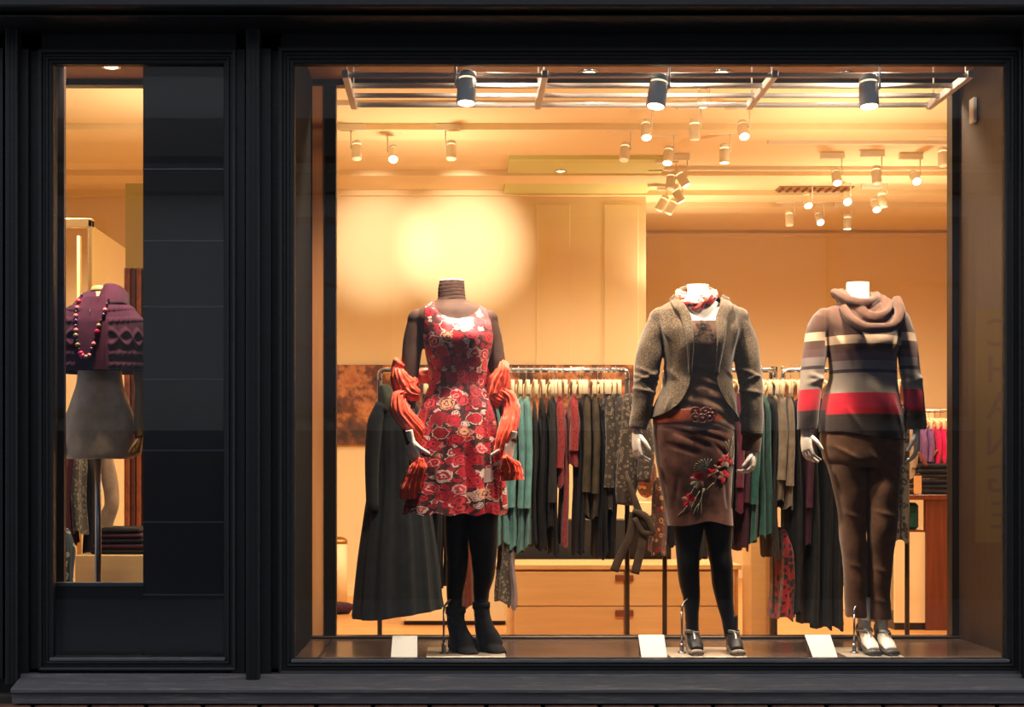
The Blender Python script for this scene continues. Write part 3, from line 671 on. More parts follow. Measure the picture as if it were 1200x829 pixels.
# jacket: torso + sleeves fused, front opened
J2 = px_rows([(340, 799, 839, .056, .035), (346, 796, 842, .062, .03), (352, 789, 849, .070, .025), (357, 779, 861, .079, .02), (364, 770, 869, .088, .012), (376, 767, 872, .102, .01), (390, 772, 867, .115, 0), (405, 776, 862, .121, 0), (420, 778, 859, .116, 0),
              (440, 779, 857, .106, 0), (455, 776, 859, .114, 0), (470, 769, 862, .126, 0), (482, 764, 864, .134, 0), (494, 761, 866, .138, 0)])
jk = loft(J2, 80)
SLm = lambda u, a: 1 + .02 * math.sin(a * 3 + u * 20)
ptube([(775, 374, 13, .05, .01), (768, 392, 15, .052, .01), (761, 415, 15.5, .052, .0), (757, 440, 14, .05, -.005), (754, 462, 12.5, .046, -.015), (750, 485, 11.5, .042, -.02), (746.5, 503, 10.5, .038, -.02)], 32, 6, SLm, bm=jk)
ptube([(863, 374, 13, .05, .01), (870, 392, 15, .052, .01), (875, 415, 15, .052, .0), (878, 440, 14.5, .05, -.005), (880, 462, 13.5, .046, -.015), (880, 490, 13, .042, -.02), (880, 511, 12.5, .040, -.02)], 32, 6, SLm, bm=jk)
ball(jk, P(774, 374, YM + .01), .052); ball(jk, P(865, 374, YM + .01), .050)
jk = bake(jk, voxel=.0052, smooth=4); bust(jk, X(819, YM), Z(404, YM), .012)
cr = pc([(744, 440, 772, 452), (745, 448, 772, 436), (742, 456, 768, 462), (746, 432, 774, 446), (772, 380, 782, 400), (862, 432, 890, 444), (866, 448, 890, 440), (864, 458, 890, 462), (779, 430, 790, 446), (848, 436, 858, 446), (783, 466, 776, 484), (852, 464, 858, 486), (776, 375, 783, 415), (860, 375, 855, 415)])
displace(jk, creases(cr, .008, .008)); displace(jk, lambda p, n: .0035 * nz(p, 14, 3))
def open2(c):
    px, py = CX + c.x / s(YM + (c.y - YM)), CY - (c.z - EYE) / s(YM + (c.y - YM)) if False else CY - (c.z - EYE) / s(YM)
    px = CX + c.x / s(YM)
    arm = px < np.interp(py, [380, 420, 500], [760, 774, 762]) or px > np.interp(py, [380, 420, 520], [872, 862, 862])
    if py < 341: return True
    if not arm or 765 < px < 863 and py < 500:
        if py > 491 and 759 < px < 867: return True
    if c.y < YM:
        l = np.interp(py, [341, 360, 375, 440, 452, 462, 474, 484, 491], [791, 799, 805, 805, 803, 799, 791, 778, 760]); r = np.interp(py, [341, 360, 375, 440, 452, 462, 474, 484, 491], [847, 840, 834, 834, 836, 840, 847, 857, 864])
        if l < px < r: return True
    if px < 762 and py > 504.5 - (px - 736) * -.2: return True
    if px > 862 and py > 510 + (px - 866) * .1: return True
    return False
cut(jk, open2); relax_edges(jk, 4)
jko = obj('jacket', jk, M['tweed'], r2, label='open single button tweed blazer in grey brown')
def strip(A, B, n, off, R, thick=.004, m=None, name='lapel', parent=None, rows=24, bulge=.004):
    A = herm([(X(a, YM), 0, Z(b_, YM)) for a, b_ in A], 6); B = herm([(X(a, YM), 0, Z(b_, YM)) for a, b_ in B], 6); g = []
    for i in range(len(A)):
        row = []; k = i / (len(A) - 1) * (len(B) - 1); j = int(k); fr_ = k - j; Bp = B[j] * (1 - fr_) + B[min(j + 1, len(B) - 1)] * fr_
        for q in range(n + 1):
            u = q / n; x, z = A[i][0] * (1 - u) + Bp[0] * u, A[i][2] * (1 - u) + Bp[2] * u
            row.append(Vector((x, front(R, x, z) - off - bulge * math.sin(PI * u) - .011 * math.exp(-((z - Z(404, YM)) / .055) ** 2), z)))
        g.append(row)
    return bake(grid_mesh(NB(), g, False), solid=thick)
lap = strip([(790, 345), (799, 360), (806, 378), (806.5, 410), (805, 441)], [(785, 350), (786, 360), (793, 372), (798, 400), (803, 441)], 6, .010, J2, .006)
obj('lapel', lap, M['tweed'], jko)
lap = strip([(847, 345), (840, 360), (833.5, 378), (833, 410), (834, 441)], [(855, 350), (855, 362), (847, 378), (842, 405), (836, 441)], 6, .010, J2, .006)
obj('lapel', lap, M['tweed'], jko)
rows = []
for zz, k in ((350, 1.12), (343, 1.04), (336, .98), (331, .96), (332.5, .90), (340, .88)):
    row = []
    for i in range(25):
        a = PI * (-.08 + 1.16 * i / 24); hw = 21.5 * SM * k; hd = .062 * k
        row.append(Vector((X(818, YM) + hw * math.cos(a), YM + .035 + hd * math.sin(a), Z(zz + 7 * (1 - max(0, math.sin(a))), YM))))
    rows.append(row)
obj('collar', bake(grid_mesh(NB(), rows, False), solid=.004, smooth=1), M['tweed'], jko)
b = NB(); cyl(b, (X(836, YM), front(J2, X(836, YM), Z(440, YM)) - .008, Z(440, YM)), (X(836, YM), front(J2, X(836, YM), Z(440, YM)) + .0, Z(440, YM)), .007, n=12); obj('button', b, M['belt_disc'], jko)
obj('cuff', ptube([(880, 508, 11, .035, -.02), (879.5, 518, 11.5, .035, -.02), (878.5, 529, 11, .034, -.02)], 24, 3, caps=(False, False)), M['top_brown'], r2, label='dark brown knitted cuff below the tweed sleeve')
# skirt
S2 = px_rows([(481, 768, 851, .108, 0), (490, 767, 856, .114, 0), (510, 766, 859, .122, 0), (535, 769, 859, .124, 0), (565, 774, 857, .120, 0), (595, 780, 856, .118, 0), (616, 784, 857, .122, 0)], 14)
sk = loft(S2, 160, .002, caps=(False, False))
crs = pc([(770, 500, 810, 512), (800, 498, 850, 508), (775, 520, 812, 532), (812, 508, 858, 522), (830, 520, 858, 545), (785, 508, 830, 526), (790, 560, 786, 600), (845, 560, 850, 605)])
displace(sk, creases(crs, .006, .010)); displace(sk, lambda p, n: .004 * nz(p, 9, 5))
for v in sk.verts:
    px, py = CX + v.co.x / s(YM), CY - (v.co.z - EYE) / s(YM)
    if py > 570: v.co.z += (py - 570) / 46 * (.022 * math.exp(-((px - 825) / 18) ** 2) + (.02 if v.co.y > YM else 0))
sko = obj('skirt', sk, M['satin_brown'], r2, label='dark brown satin pencil skirt embroidered with red and cream flowers')
b = loft(S2, 160, .005, caps=(False, False)); b = cut(b, lambda c: c.z > Z(596, YM) or c.y > YM + .0)
for v in b.verts:
    px, py = CX + v.co.x / s(YM), CY - (v.co.z - EYE) / s(YM)
    if py > 570: v.co.z += (py - 570) / 46 * .022 * math.exp(-((px - 825) / 18) ** 2)
obj('hem_band', b, M['satin_band'], sko)
EM = {'r': fabric('scarlet_thread', (214, 24, 48), .6, .1, 300, .2), 'p': fabric('dusty_pink_thread', (170, 112, 98), .6, .1, 300, .2), 'c': fabric('cream_thread', (190, 172, 138), .6, .1, 300, .2), 'g': fabric('sage_thread', (120, 122, 92), .6, .1, 300, .2), 't': fabric('teal_thread', (74, 96, 88), .6, .1, 300, .2)}
def sp(px, py, off): x, z = X(px, YM), Z(py, YM); return Vector((x, front(S2, x, z) - off, z))
def petal(b, cx_, cy_, ang, ln, wd):
    rows = []
    for i in range(5):
        u = i / 4; w_ = wd * math.sin(PI * (.12 + .8 * u)) ; row = []
        for j in (-1, -.5, 0, .5, 1):
            px_ = cx_ + math.cos(ang) * ln * (.12 + .88 * u) - math.sin(ang) * w_ * j; py_ = cy_ - math.sin(ang) * ln * (.12 + .88 * u) - math.cos(ang) * w_ * j
            row.append(sp(px_, py_, .007 + .0015 * (1 - j * j)))
        rows.append(row)
    grid_mesh(b, rows, False)
FL = [(844, 540.5, 8, 'rrprpc'), (843, 558.5, 7.5, 'rrppr'), (828, 555, 6.5, 'rrrp'), (812, 563, 9, 'rrpccp'), (802, 586, 8, 'rprpr'), (855, 541, 4, 'rrr'), (834, 549, 5, 'pcp')]
for k, (cx_, cy_, r_, cs) in enumerate(FL):
    bs = {}
    for i, c_ in enumerate(cs):
        petal(bs.setdefault(c_, NB()), cx_, cy_, .4 * k + 2 * PI * i / len(cs) * (.8 if k % 2 else 1), r_ * 1.05, r_ * .42)
    for c_, bb in bs.items(): obj('embroidered_petals', bb, EM[c_], sko)
def stem(c_, pts, r=.0016):
    b = NB(); tube(b, [(*sp(px, py, .009), r) for px, py in pts], 5, 3); return b
b = NB(); rnd = random.Random(4)
for (x0, y0, x1, y1) in [(820, 572, 811, 600), (818, 572, 816, 604), (814, 575, 804, 596), (822, 560, 836, 552), (850, 540, 856, 512), (852, 538, 849, 516), (853, 545, 857, 520), (800, 592, 790, 604), (802, 580, 808, 570), (830, 566, 822, 574), (846, 536, 853, 524), (855, 550, 857, 530), (813, 590, 807, 602), (852, 530, 845, 518)]:
    merge(b, stem('g', [(x0, y0), ((x0 + x1) / 2 + rnd.uniform(-1.5, 1.5), (y0 + y1) / 2), (x1, y1)]))
obj('embroidered_stems', b, EM['g'], sko)
b = NB()
for a in range(9): merge(b, stem('t', [(822, 549), (822 - 8 * math.cos(a * .28 - .3), 549 - 6 * math.sin(a * .28 - .3) - 1), (822 - 15 * math.cos(a * .28 - .3), 549 - 11 * math.sin(a * .28 - .3))]))
obj('embroidered_sprig', b, EM['t'], sko)
bl = loft(px_rows([(481, 767, 851, .112, 0), (483, 767, 852, .114, 0), (495, 767, 855, .118, 0), (497, 767, 856, .116, 0)], 3), 96, .004, caps=(False, False))
blo = obj('belt', bake(bl, solid=.004), M['belt'], r2, label='tan leather belt with round leather discs')
for (a, c) in ((809, 484), (821, 484), (829, 485.5), (809, 491), (817, 492), (825, 490)):
    xx, zz = X(a, YM), Z(c, YM); yy = front(S2, xx, zz) - .012; b = NB(); cyl(b, (xx, yy, zz), (xx, yy - .005, zz), .021, n=24); 
    rws = [[Vector((xx + (.018 + .003 * math.cos(q)) * math.cos(2 * PI * k / 24), yy - .005 - .003 * math.sin(q), zz + (.018 + .003 * math.cos(q)) * math.sin(2 * PI * k / 24))) for k in range(24)] for q in (0, .8, 1.6, 2.4, 3.1)]
    grid_mesh(b, rws, True, (False, False)); cyl(b, (xx, yy - .004, zz), (xx, yy - .008, zz), .005, n=10); obj('belt_disc', b, M['belt_disc'], blo)
legs([(809, 600, 18, .075, 0), (807, 622, 17, .068, 0), (806, 645, 14, .06, 0), (806, 662, 13, .055, -.01), (808, 682, 12, .055, .005), (811, 705, 9.5, .045, .01), (811, 728, 7.5, .036, 0), (811, 748, 7.5, .036, -.01)],
     [(840, 600, 18, .075, 0), (842, 622, 16.5, .068, 0), (843, 645, 14, .06, 0), (845, 662, 13, .055, -.01), (847, 682, 12.5, .055, .005), (850, 705, 10, .045, .01), (854, 728, 8, .036, 0), (857, 748, 8, .036, -.01)], M['tights'], r2, 'tights')
def tshoe(cx_, y0, m, root, wpx=10.5, base=768, lean=0):
    """T-strap shoe seen from the front"""
    xx = X(cx_, YM); zb_ = .008; b = NB(); w_ = wpx * SM
    rows = []
    for i in range(13):
        u = i / 12; y = .10 + u * .21; hw_ = w_ * (math.sin(PI * min(1, .18 + u * .55)) ** .6) * (1 - .25 * u); hgt = (.026 + .012 * u) if u < .35 else .038 + (u - .35) * .05
        lift = .0 if u < .35 else (u - .35) / .65 * .055; row = []
        for j in range(20):
            a = 2 * PI * j / 20; zz = math.sin(a); row.append(Vector((xx + hw_ * math.cos(a), y, zb_ + lift + hgt / 2 + hgt / 2 * (zz if zz < 0 else zz * 1.0))))
        rows.append(row)
    grid_mesh(b, rows, True); box(b, xx - .016, xx + .016, .27, .31, zb_, zb_ + .06)
    sh_ = obj('shoe', b, m, root)
    st = NB(); zt_ = Z(y0, YM)
    tube(st, [(xx, .15, zb_ + .036, .006, .003), (xx, .185, zb_ + .075, .005, .003), (xx, .212, zt_, .005, .003)], 8, 4)
    ring = [(xx + w_ * .78 * math.cos(a), .255 + .045 * math.sin(a), zt_ + .004 * math.sin(a * 2), .003, .007) for a in [2 * PI * k / 24 for k in range(25)]]
    tube(st, ring, 8, 1, (0, 0, 1)); obj('strap', st, M['strap'], sh_)
def foot(cx_, wpx, m, b):
    xx = X(cx_, YM); tube(b, [(xx, .265, Z(722, YM), .030, .030), (xx, .255, Z(738, YM), wpx * SM * .72, .036), (xx, .225, Z(750, YM), wpx * SM * .8, .036), (xx, .17, .05, wpx * SM * .85, .022), (xx, .125, .032, wpx * SM * .7, .012)], 16, 4, (0, -1, .3))
b = NB(); foot(811, 10, None, b); foot(857, 10, None, b); obj('foot', b, M['tights'], r2)
tshoe(810.5, 740, M['shoe_grey'], r2); tshoe(858, 740, M['shoe_grey'], r2)
# knotted scarf
m = mat('scarf_print', (200, 60, 60), .6, sheen=.2); t = NT(m); v = t.coord(); vo = t.n('ShaderNodeTexVoronoi'); vo.inputs['Scale'].default_value = 75; t.l(v, vo.inputs['Vector']); sp_ = t.n('ShaderNodeSeparateColor'); t.l(vo.outputs['Color'], sp_.inputs[0])
t.base(t.ramp(sp_.outputs[0], [(0, (214, 40, 48)), (.34, (236, 128, 96)), (.55, (242, 214, 190)), (.75, (60, 24, 40)), (.86, (224, 80, 70))], 'CONSTANT')); M['scarf_print'] = m
b = NB()
for k in range(3):
    pts = []
    for i in range(41):
        a = 2 * PI * i / 40; ph = k * 2 * PI / 3 + a * 3; rr = 1 + .0 * a; fr_ = max(0, -math.sin(a)); q = .55 + .45 * fr_
        pts.append((X(817, YM) + (20.5 * SM) * math.cos(a) + .010 * q * math.cos(ph) * math.cos(a), YM + .02 + .080 * math.sin(a) + .010 * q * math.cos(ph) * math.sin(a), Z(343 + 14 * fr_ ** 1.2 + (3 if math.cos(a) < 0 else -3) * fr_, YM) + .012 * q * math.sin(ph), .0150 * (.75 + .45 * fr_)))
    tube(b, pts, 14, 1, (0, 0, 1), lambda u, a: 1 + .12 * math.sin(a * 4 + u * 30))
displace(b, lambda p, n: .0025 * nz(p, 60)); obj('neck_scarf', b, M['scarf_print'], r2, label='twisted red, cream and black print scarf round the neck')
stand(799, (781, 870), r2, Z(708, .2))

# ===== 3: striped sweater
r3 = thing('mannequin', 'headless mannequin in a striped cowl neck sweater and brown trousers', 'mannequin', (X(1015, YM), YM, .008), G)
T3 = px_rows([(333, 994, 1021, .038, .03), (345, 994, 1021, .040, .03), (352, 988, 1028, .052, .025), (357, 977, 1042, .065, .02), (363, 968, 1052, .076, .015), (372, 964, 1056, .09, .01), (385, 967, 1054, .104, 0), (403, 969, 1052, .112, 0), (420, 971, 1050, .107, 0),
              (440, 972, 1050, .10, 0), (455, 969, 1051, .105, 0), (470, 965, 1054, .112, 0), (490, 962, 1057, .12, 0), (518, 960, 1060, .124, 0)])
st_ = loft(T3, 64)
ptube([(966, 372, 12, .046, .01), (959, 392, 14, .048, .01), (955, 415, 14.5, .048, .0), (951, 440, 13.5, .046, -.005), (948, 465, 12.5, .044, -.015), (945.5, 488, 12, .042, -.02), (944.5, 506, 11.5, .040, -.02)], 32, 6, SLm, bm=st_)
ptube([(1053, 372, 12, .046, .01), (1060, 392, 12.5, .048, .01), (1064, 415, 12, .048, .0), (1066.5, 440, 11.5, .046, -.005), (1069, 465, 12, .044, -.015), (1071, 488, 12, .042, -.02), (1072, 506, 11.5, .040, -.02)], 32, 6, SLm, bm=st_)
ball(st_, P(967, 373, YM + .01), .046); ball(st_, P(1052, 373, YM + .01), .044)
st_ = bake(st_, voxel=.0052, smooth=5); bust(st_, X(1010, YM), Z(402, YM), .014)
displace(st_, creases(pc([(946, 440, 965, 446), (945, 450, 964, 444), (1058, 438, 1078, 446), (1056, 450, 1078, 444), (975, 395, 990, 425), (1046, 395, 1036, 425), (985, 480, 1000, 505), (1040, 470, 1050, 505)]), .006, .010)); displace(st_, lambda p, n: .004 * nz(p, 9, 8))
def cut3(c):
    px, py = CX + c.x / s(YM), CY - (c.z - EYE) / s(YM)
    if py < 352: return True
    arm = px < np.interp(py, [400, 455, 520], [967, 960.5, 957]) or px > np.interp(py, [400, 455, 520], [1053, 1056, 1061])
    if arm: return py > 503.5
    return py > 511 - 5 * math.cos((px - 965) / 26)
cut(st_, cut3); relax_edges(st_, 4)
m = mat('striped_knit', (96, 66, 52), .95, sheen=.3, spec=.1); t = NT(m); v = t.coord(); sx_ = t.n('ShaderNodeSeparateXYZ'); t.l(v, sx_.inputs[0])
ax = t.math('ABSOLUTE', t.math('SUBTRACT', sx_.outputs[0], X(1009, YM)))
armf = t.math('MULTIPLY', t.math('GREATER_THAN', ax, 44.5 * SM), 6.0 * SM)
zz_ = t.math('SUBTRACT', sx_.outputs[2], armf); zz_ = t.math('ADD', zz_, t.math('MULTIPLY', t.math('POWER', ax, 2.0), .12))
py_ = t.math('DIVIDE', t.math('SUBTRACT', Z(350, YM), zz_), 170 * SM)
def q(p): return (p - 350) / 170
st = [(0, (82, 55, 42)), (q(395), (206, 174, 142)), (q(405), (84, 56, 44)), (q(415), (94, 66, 64)), (q(424), (130, 116, 110)), (q(434), (60, 46, 44)), (q(438), (148, 134, 120)), (q(461), (184, 14, 38)), (q(486), (60, 44, 38)), (q(516), (60, 44, 38))]
col = t.ramp(py_, st, 'CONSTANT'); n1 = t.noise(v, 260, 2); t.base(t.mix(t.math('MULTIPLY', n1, .22), col, (40, 30, 28))); t.bump(t.noise(v, 420, 2), .5, .003)
M['striped'] = m
swo = obj('sweater', st_, m, r3, label='brown sweater with grey, beige and red stripes')
# cowl
b = NB()
for k, (cx_, w_, zc, drop, rad, yb, ydp) in enumerate([(1009, 21, 343, 20, .019, .03, .060), (1012, 25, 347, 29, .022, .028, .078), (1015, 28, 352, 35, .022, .025, .093), (1004, 24, 344, 14, .022, .03, .066), (1018, 24, 352, 24, .024, .02, .088)]):
    pts = []
    for i in range(33):
        a = 2 * PI * i / 32; fr_ = max(0, -math.sin(a))
        pts.append((X(cx_, YM) + w_ * SM * math.cos(a), YM + yb + (ydp + .02 * fr_) * math.sin(a), Z(zc + drop * fr_ ** 1.6 + (2 * math.cos(a)), YM), rad * (.75 + .25 * fr_), rad * (.85 + .2 * fr_)))
    tube(b, pts, 14, 1, (0, 0, 1), lambda u, a: 1 + .10 * math.sin(a * 3 + u * 14))
tube(b, [(X(981, YM) + .012, .22, Z(362, YM), .02), (X(990, YM), .16, Z(378, YM), .022), (X(1008, YM), .115, Z(389, YM), .022), (X(1030, YM), .11, Z(388, YM), .022), (X(1046, YM), .16, Z(368, YM), .022), (X(1047, YM), .22, Z(352, YM), .02)], 14, 6)
b = bake(b, voxel=.0038, smooth=3); displace(b, lambda p, n: .0025 * nz(p, 20))
obj('cowl', b, M['knit_brown'], swo, label='loose folded brown cowl collar')
nk = join(ptube([(1007.5, 330.5, 13, .036, .03), (1007.5, 334, 13.5, .038, .03), (1007.5, 350, 13.5, .042, .025), (1007.5, 364, 20, .06, .0)], 32, 4),
          hand(P(943, 505, YM - .02), (.5, -1, 0), (1, .5, -.1), (.10, -.12, -1), .96, (.08, .5, .3), (.6, .3)),
          hand(P(1074, 505, YM - .02), (-.4, -1, 0), (-1, .4, -.1), (-.02, -.1, -1), .96, (.15, .45, .3), (.6, .3)))
foot(1013, 9.5, None, nk); foot(1033, 9.5, None, nk)
ptube([(1013, 700, 7, .03, 0), (1013, 728, 7.5, .03, 0)], 16, 2, bm=nk); ptube([(1032, 700, 7, .03, 0), (1033, 728, 7.5, .03, 0)], 16, 2, bm=nk)
obj('body', nk, M['plastic'], r3, label='white neck, hands and feet')
tshoe(1013, 738, M['shoe_dark'], r3, 10.5); tshoe(1034, 741, M['shoe_dark'], r3, 10.5)
trL = NB()
tr = loft(px_rows([(495, 964, 1056, .112, 0), (515, 962, 1057, .118, 0), (535, 965, 1057, .118, 0), (548, 972, 1055, .112, 0)], 6), 64)
ptube([(990, 520, 25, .10, 0), (993, 550, 22, .095, 0), (998, 580, 19, .085, .0), (1000, 620, 15.5, .07, .01), (1003, 660, 14, .062, .01), (1004, 700, 13, .058, .01), (1005, 725, 12.5, .056, .01)], 32, 6, bm=trL)
ptube([(1031, 520, 25, .10, -.005), (1031, 550, 22.5, .095, -.01), (1030, 580, 20, .088, -.03), (1030, 615, 18, .074, -.04), (1030, 650, 15, .064, -.015), (1030, 700, 14, .058, .005), (1030.5, 727, 14, .056, .01)], 32, 6, bm=tr)
tr = join(bake(tr, voxel=.006, smooth=4), bake(trL, voxel=.006, smooth=4))
displace(tr, creases(pc([(1012, 520, 1052, 534), (1010, 530, 1040, 560), (965, 520, 1000, 540), (1014, 545, 1012, 600), (1050, 540, 1044, 580), (1016, 598, 1044, 606), (985, 600, 1010, 610), (992, 660, 1014, 668), (1018, 665, 1042, 672), (1016, 700, 1042, 708)]), .004, .010)); displace(tr, lambda p, n: .005 * nz(p, 10, 2))
cut(tr, lambda c: c.z < Z(723 + (c.x > X(1017.5, YM)) * 2, YM)); relax_edges(tr, 2)
obj('trousers', tr, M['trouser'], r3, label='slim brown cropped trousers')
stand(1001, (985, 1050), r3, Z(712, .2))

# price cards on the deck
for i, (l, r, y0, y1, sk_) in enumerate(((458, 489, 746, 772, 2), (748, 781, 745, 772, 3), (944, 981, 744, 771, 10))):
    b = NB(); y = .07; A = [P(l, y1, y), P(r, y1, y), P(r - (sk_ if i else 0), y0, y + .05), P(l + (2 if i == 0 else -sk_ * .2), y0, y + .05)]
    if i == 1: A = [P(752, 772, y), P(782, 772, y), P(778, 745, y + .05), P(748, 745, y + .05)]
    if i == 2: A = [P(953, 771, y), P(982, 771, y), P(973, 744, y + .05), P(943, 744, y + .05)]
    z0 = min(a.z for a in A); 
    for a in A: a.z += .004 - z0
    B = [a + Vector((0, .05 if k > 1 else .10, 0)) for k, a in enumerate(A)]
    for k in range(2): B[k].z = .004; B[k + 2] = A[k + 2] + Vector((0, .004, 0))
    vs = [b.verts.new(p) for p in A + B]; b.faces.new(vs[:4]); b.faces.new(vs[4:][::-1]); b.faces.new((vs[3], vs[2], vs[6], vs[7]))
    b = bake(b, solid=.0015)
    tag(obj('price_card', b, M['card'], None, False), ['white folded card on the deck left of the black boots', 'white folded card on the deck left of the jacket mannequin', 'white folded card on the deck left of the striped sweater mannequin'][i], 'card')
# ------------------------------------------------------------------ shop contents
def recenter(o):
    me = o.data; n = len(me.vertices); a = np.empty(n * 3); me.vertices.foreach_get('co', a); a = a.reshape(-1, 3)
    c = Vector(((a[:, 0].min() + a[:, 0].max()) / 2, (a[:, 1].min() + a[:, 1].max()) / 2, a[:, 2].min()))
    me.transform(Matrix.Translation(-c)); o.location = Vector(o.location) + c; return o
def single(nm, bm, m, label, cat, group=None, smooth=True): return tag(recenter(obj(nm, bm, m, None, smooth)), label, cat, group)
def pattern(name, bgc, fg, scale, thr=.42, rough=.85, mode='ring', fg2=None):
    m = mat(name, bgc, rough, sheen=.2, spec=.2); t = NT(m); v = t.coord(); nn = t.n('ShaderNodeTexNoise'); nn.inputs['Scale'].default_value = scale * .8; t.l(v, nn.inputs['Vector'])
    ad = t.n('ShaderNodeVectorMath'); ad.operation = 'MULTIPLY_ADD'; t.l(nn.outputs['Color'], ad.inputs[0]); ad.inputs[1].default_value = (.5 / scale,) * 3; t.l(v, ad.inputs[2])
    vo = t.n('ShaderNodeTexVoronoi'); vo.inputs['Scale'].default_value = scale; t.l(ad.outputs[0], vo.inputs['Vector']); d = vo.outputs['Distance']
    if mode == 'ring': f = t.math('MULTIPLY', t.math('GREATER_THAN', d, thr * .5), t.math('LESS_THAN', d, thr))
    else: f = t.math('LESS_THAN', d, thr)
    c = fg
    if fg2:
        sp_ = t.n('ShaderNodeSeparateColor'); t.l(vo.outputs['Color'], sp_.inputs[0]); c = t.mix(t.math('GREATER_THAN', sp_.outputs[0], .5), fg, fg2)
    t.base(t.mix(f, bgc, c)); t.bump(t.noise(v, 300, 2), .3, .002); return m
FB = {'teal': fabric('teal_knit', (92, 140, 136), .9, .15), 'teal2': fabric('dark_teal_jersey', (36, 84, 76), .85, .2), 'black': fabric('black_wool', (26, 26, 28), .95, .3), 'navy': fabric('blue_black_wool', (22, 26, 29), .95, .25),
      'char': fabric('charcoal_jersey', (44, 42, 40), .9, .2), 'red': pattern('brick_red_eyelet', (138, 44, 44), (70, 18, 20), 90, .3, mode='dot'), 'olive': fabric('olive_brown_wool', (70, 60, 44), .9, .25), 'grey': fabric('taupe_knit', (118, 104, 86), .95, .2),
      'jac': pattern('embroidered_taupe_knit', (58, 48, 40), (116, 100, 80), 42, .36), 'plum': fabric('aubergine_jersey', (62, 30, 44), .85, .2), 'burg': fabric('burgundy_jersey', (96, 24, 46), .85, .2),
      'redfl': pattern('red_black_print', (120, 12, 20), (20, 12, 14), 34, .5, mode='dot'), 'leo': pattern('leopard_print', (78, 70, 62), (18, 16, 16), 26, .44), 'lace': pattern('grey_lace', (78, 70, 60), (140, 128, 110), 60, .4), 'rust': fabric('rust_brown_wool', (104, 44, 24), .9, .2),
      'pink': fabric('hot_pink_knit', (222, 24, 96), .85, .1), 'purple': fabric('soft_purple_knit', (128, 84, 140), .85, .1), 'mauve': fabric('dusty_mauve_silk', (120, 104, 112), .6, .2), 'beige': fabric('beige_knit', (150, 124, 100), .9, .15),
      'bluep': pattern('blue_white_print', (60, 84, 104), (176, 184, 188), 24, .42), 'denim': fabric('dark_denim', (34, 32, 38), .8, .3), 'floralb': pattern('brown_floral_cloth', (84, 52, 34), (176, 130, 72), 34, .4, fg2=(150, 34, 34)), 'cape': fabric('plum_cable_knit', (66, 26, 46), .95, .15, 500, .5, .3)}
def garment(cx_, wpx, yt, yh, key, Y, label, group, seed=0, hd=.19, rot=None, sleeve=True, coll=False, cat='clothing', name='garment'):
    rnd = random.Random(seed * 13 + int(cx_)); Yn = Y - hd; x = X(cx_, Yn) * (1); zt_, zh = Z(yt, Yn), Z(yh, Yn); w_ = wpx * s(Yn) / 2 * .95
    ph = [rnd.uniform(0, 6.28) for _ in range(4)]; rot = rnd.uniform(-.03, .03) if rot is None else rot
    xr = x * (D + Y) / (D + Yn) if False else x
    t = thing(name, label, cat, (x, Y, zt_), group); rows = []
    NR = 16
    for i in range(NR + 1):
        u = i / NR; z = zt_ + (zh - zt_) * u; d = hd * (.32 + .68 * min(1, (u * (zt_ - zh) / .10)) ** .6) * (1 + .04 * math.sin(ph[0] + u * 5)); ww = w_ * (.35 + .65 * min(1, u * 3) ** .7) * (.9 + .25 * u)
        row = []
        for j in range(48):
            a = 2 * PI * j / 48; fl = 1 + (.10 + .22 * u) * math.sin(a * 6 + ph[1] + u * 1.5) + .14 * math.sin(a * 13 + ph[2] + u)
            px_, py_ = ww * math.cos(a) * fl + .006 * math.sin(u * 6 + ph[3]), d * math.copysign(abs(math.sin(a)) ** .8, math.sin(a)) * (1 + .03 * u * math.sin(a * 9 + ph[2]))
            row.append(Vector((x + px_ * math.cos(rot) - py_ * math.sin(rot), Y + px_ * math.sin(rot) + py_ * math.cos(rot), z + (.012 * math.sin(a * 3 + ph[0]) if i == NR else 0))))
        rows.append(row)
    bp_ = grid_mesh(NB(), rows, True, (True, False)); displace(bp_, lambda p, n: .005 * nz((p[0] * 2.2, p[1], p[2] * .35), 16, seed)); obj('body_panel', bp_, FB[key], t)
    if sleeve:
        L = min(.56, (zt_ - zh) * .8); yy = Y - hd * .92; sx_ = math.sin(rot) * hd; r_ = max(w_ * .8, .014)
        k = [(x + sx_, yy + .03, zt_ - .005, r_ * .5, .02), (x + sx_, yy - .005, zt_ - .05, r_ * .9, .03), (x + sx_ + .004, yy - .02, zt_ - L * .5, r_, .03), (x + sx_ - .004, yy - .02, zt_ - L, r_ * 1.0, .026)]
        obj('sleeve', tube(NB(), k, 14, 4, (0, -1, 0), lambda u, a: 1 + .1 * math.sin(a * 4 + ph[0] + u * 7) + .07 * math.sin(a * 7 + ph[1] + u * 15), (True, False)), FB[key], t)
    return t
# rails
def rail(pa, pb, py, Y, label, posts, foot_=True, m=None):
    m = m or M['chrome']; x0, x1 = X(pa, Y), X(pb, Y); z = Z(py, Y)
    t = thing('clothes_rail', label, 'clothes rack', ((x0 + x1) / 2, Y, FLOOR))
    obj('top_rail', tube(NB(), [(x0, Y, z - .05, .013), (x0, Y, z - .02, .013), (x0 + .02, Y, z, .013), (x1 - .02, Y, z, .013), (x1, Y, z - .02, .013), (x1, Y, z - .05, .013)], 12, 3, (0, 1, 0)), m, t)
    for p in posts:
        xx = X(p, Y); tp_ = z - .04 if p in (pa, pb) else z
        obj('post', cyl(NB(), (xx, Y, FLOOR + .03), (xx, Y, tp_), .0125, n=12), M['dark_metal'], t)
        obj('foot', Box(xx - .018, xx + .018, Y - .26, Y + .26, FLOOR, FLOOR + .03, bev=.004), M['dark_metal'], t, False)
    return t, z
Y1, Y2 = 1.56, 1.60
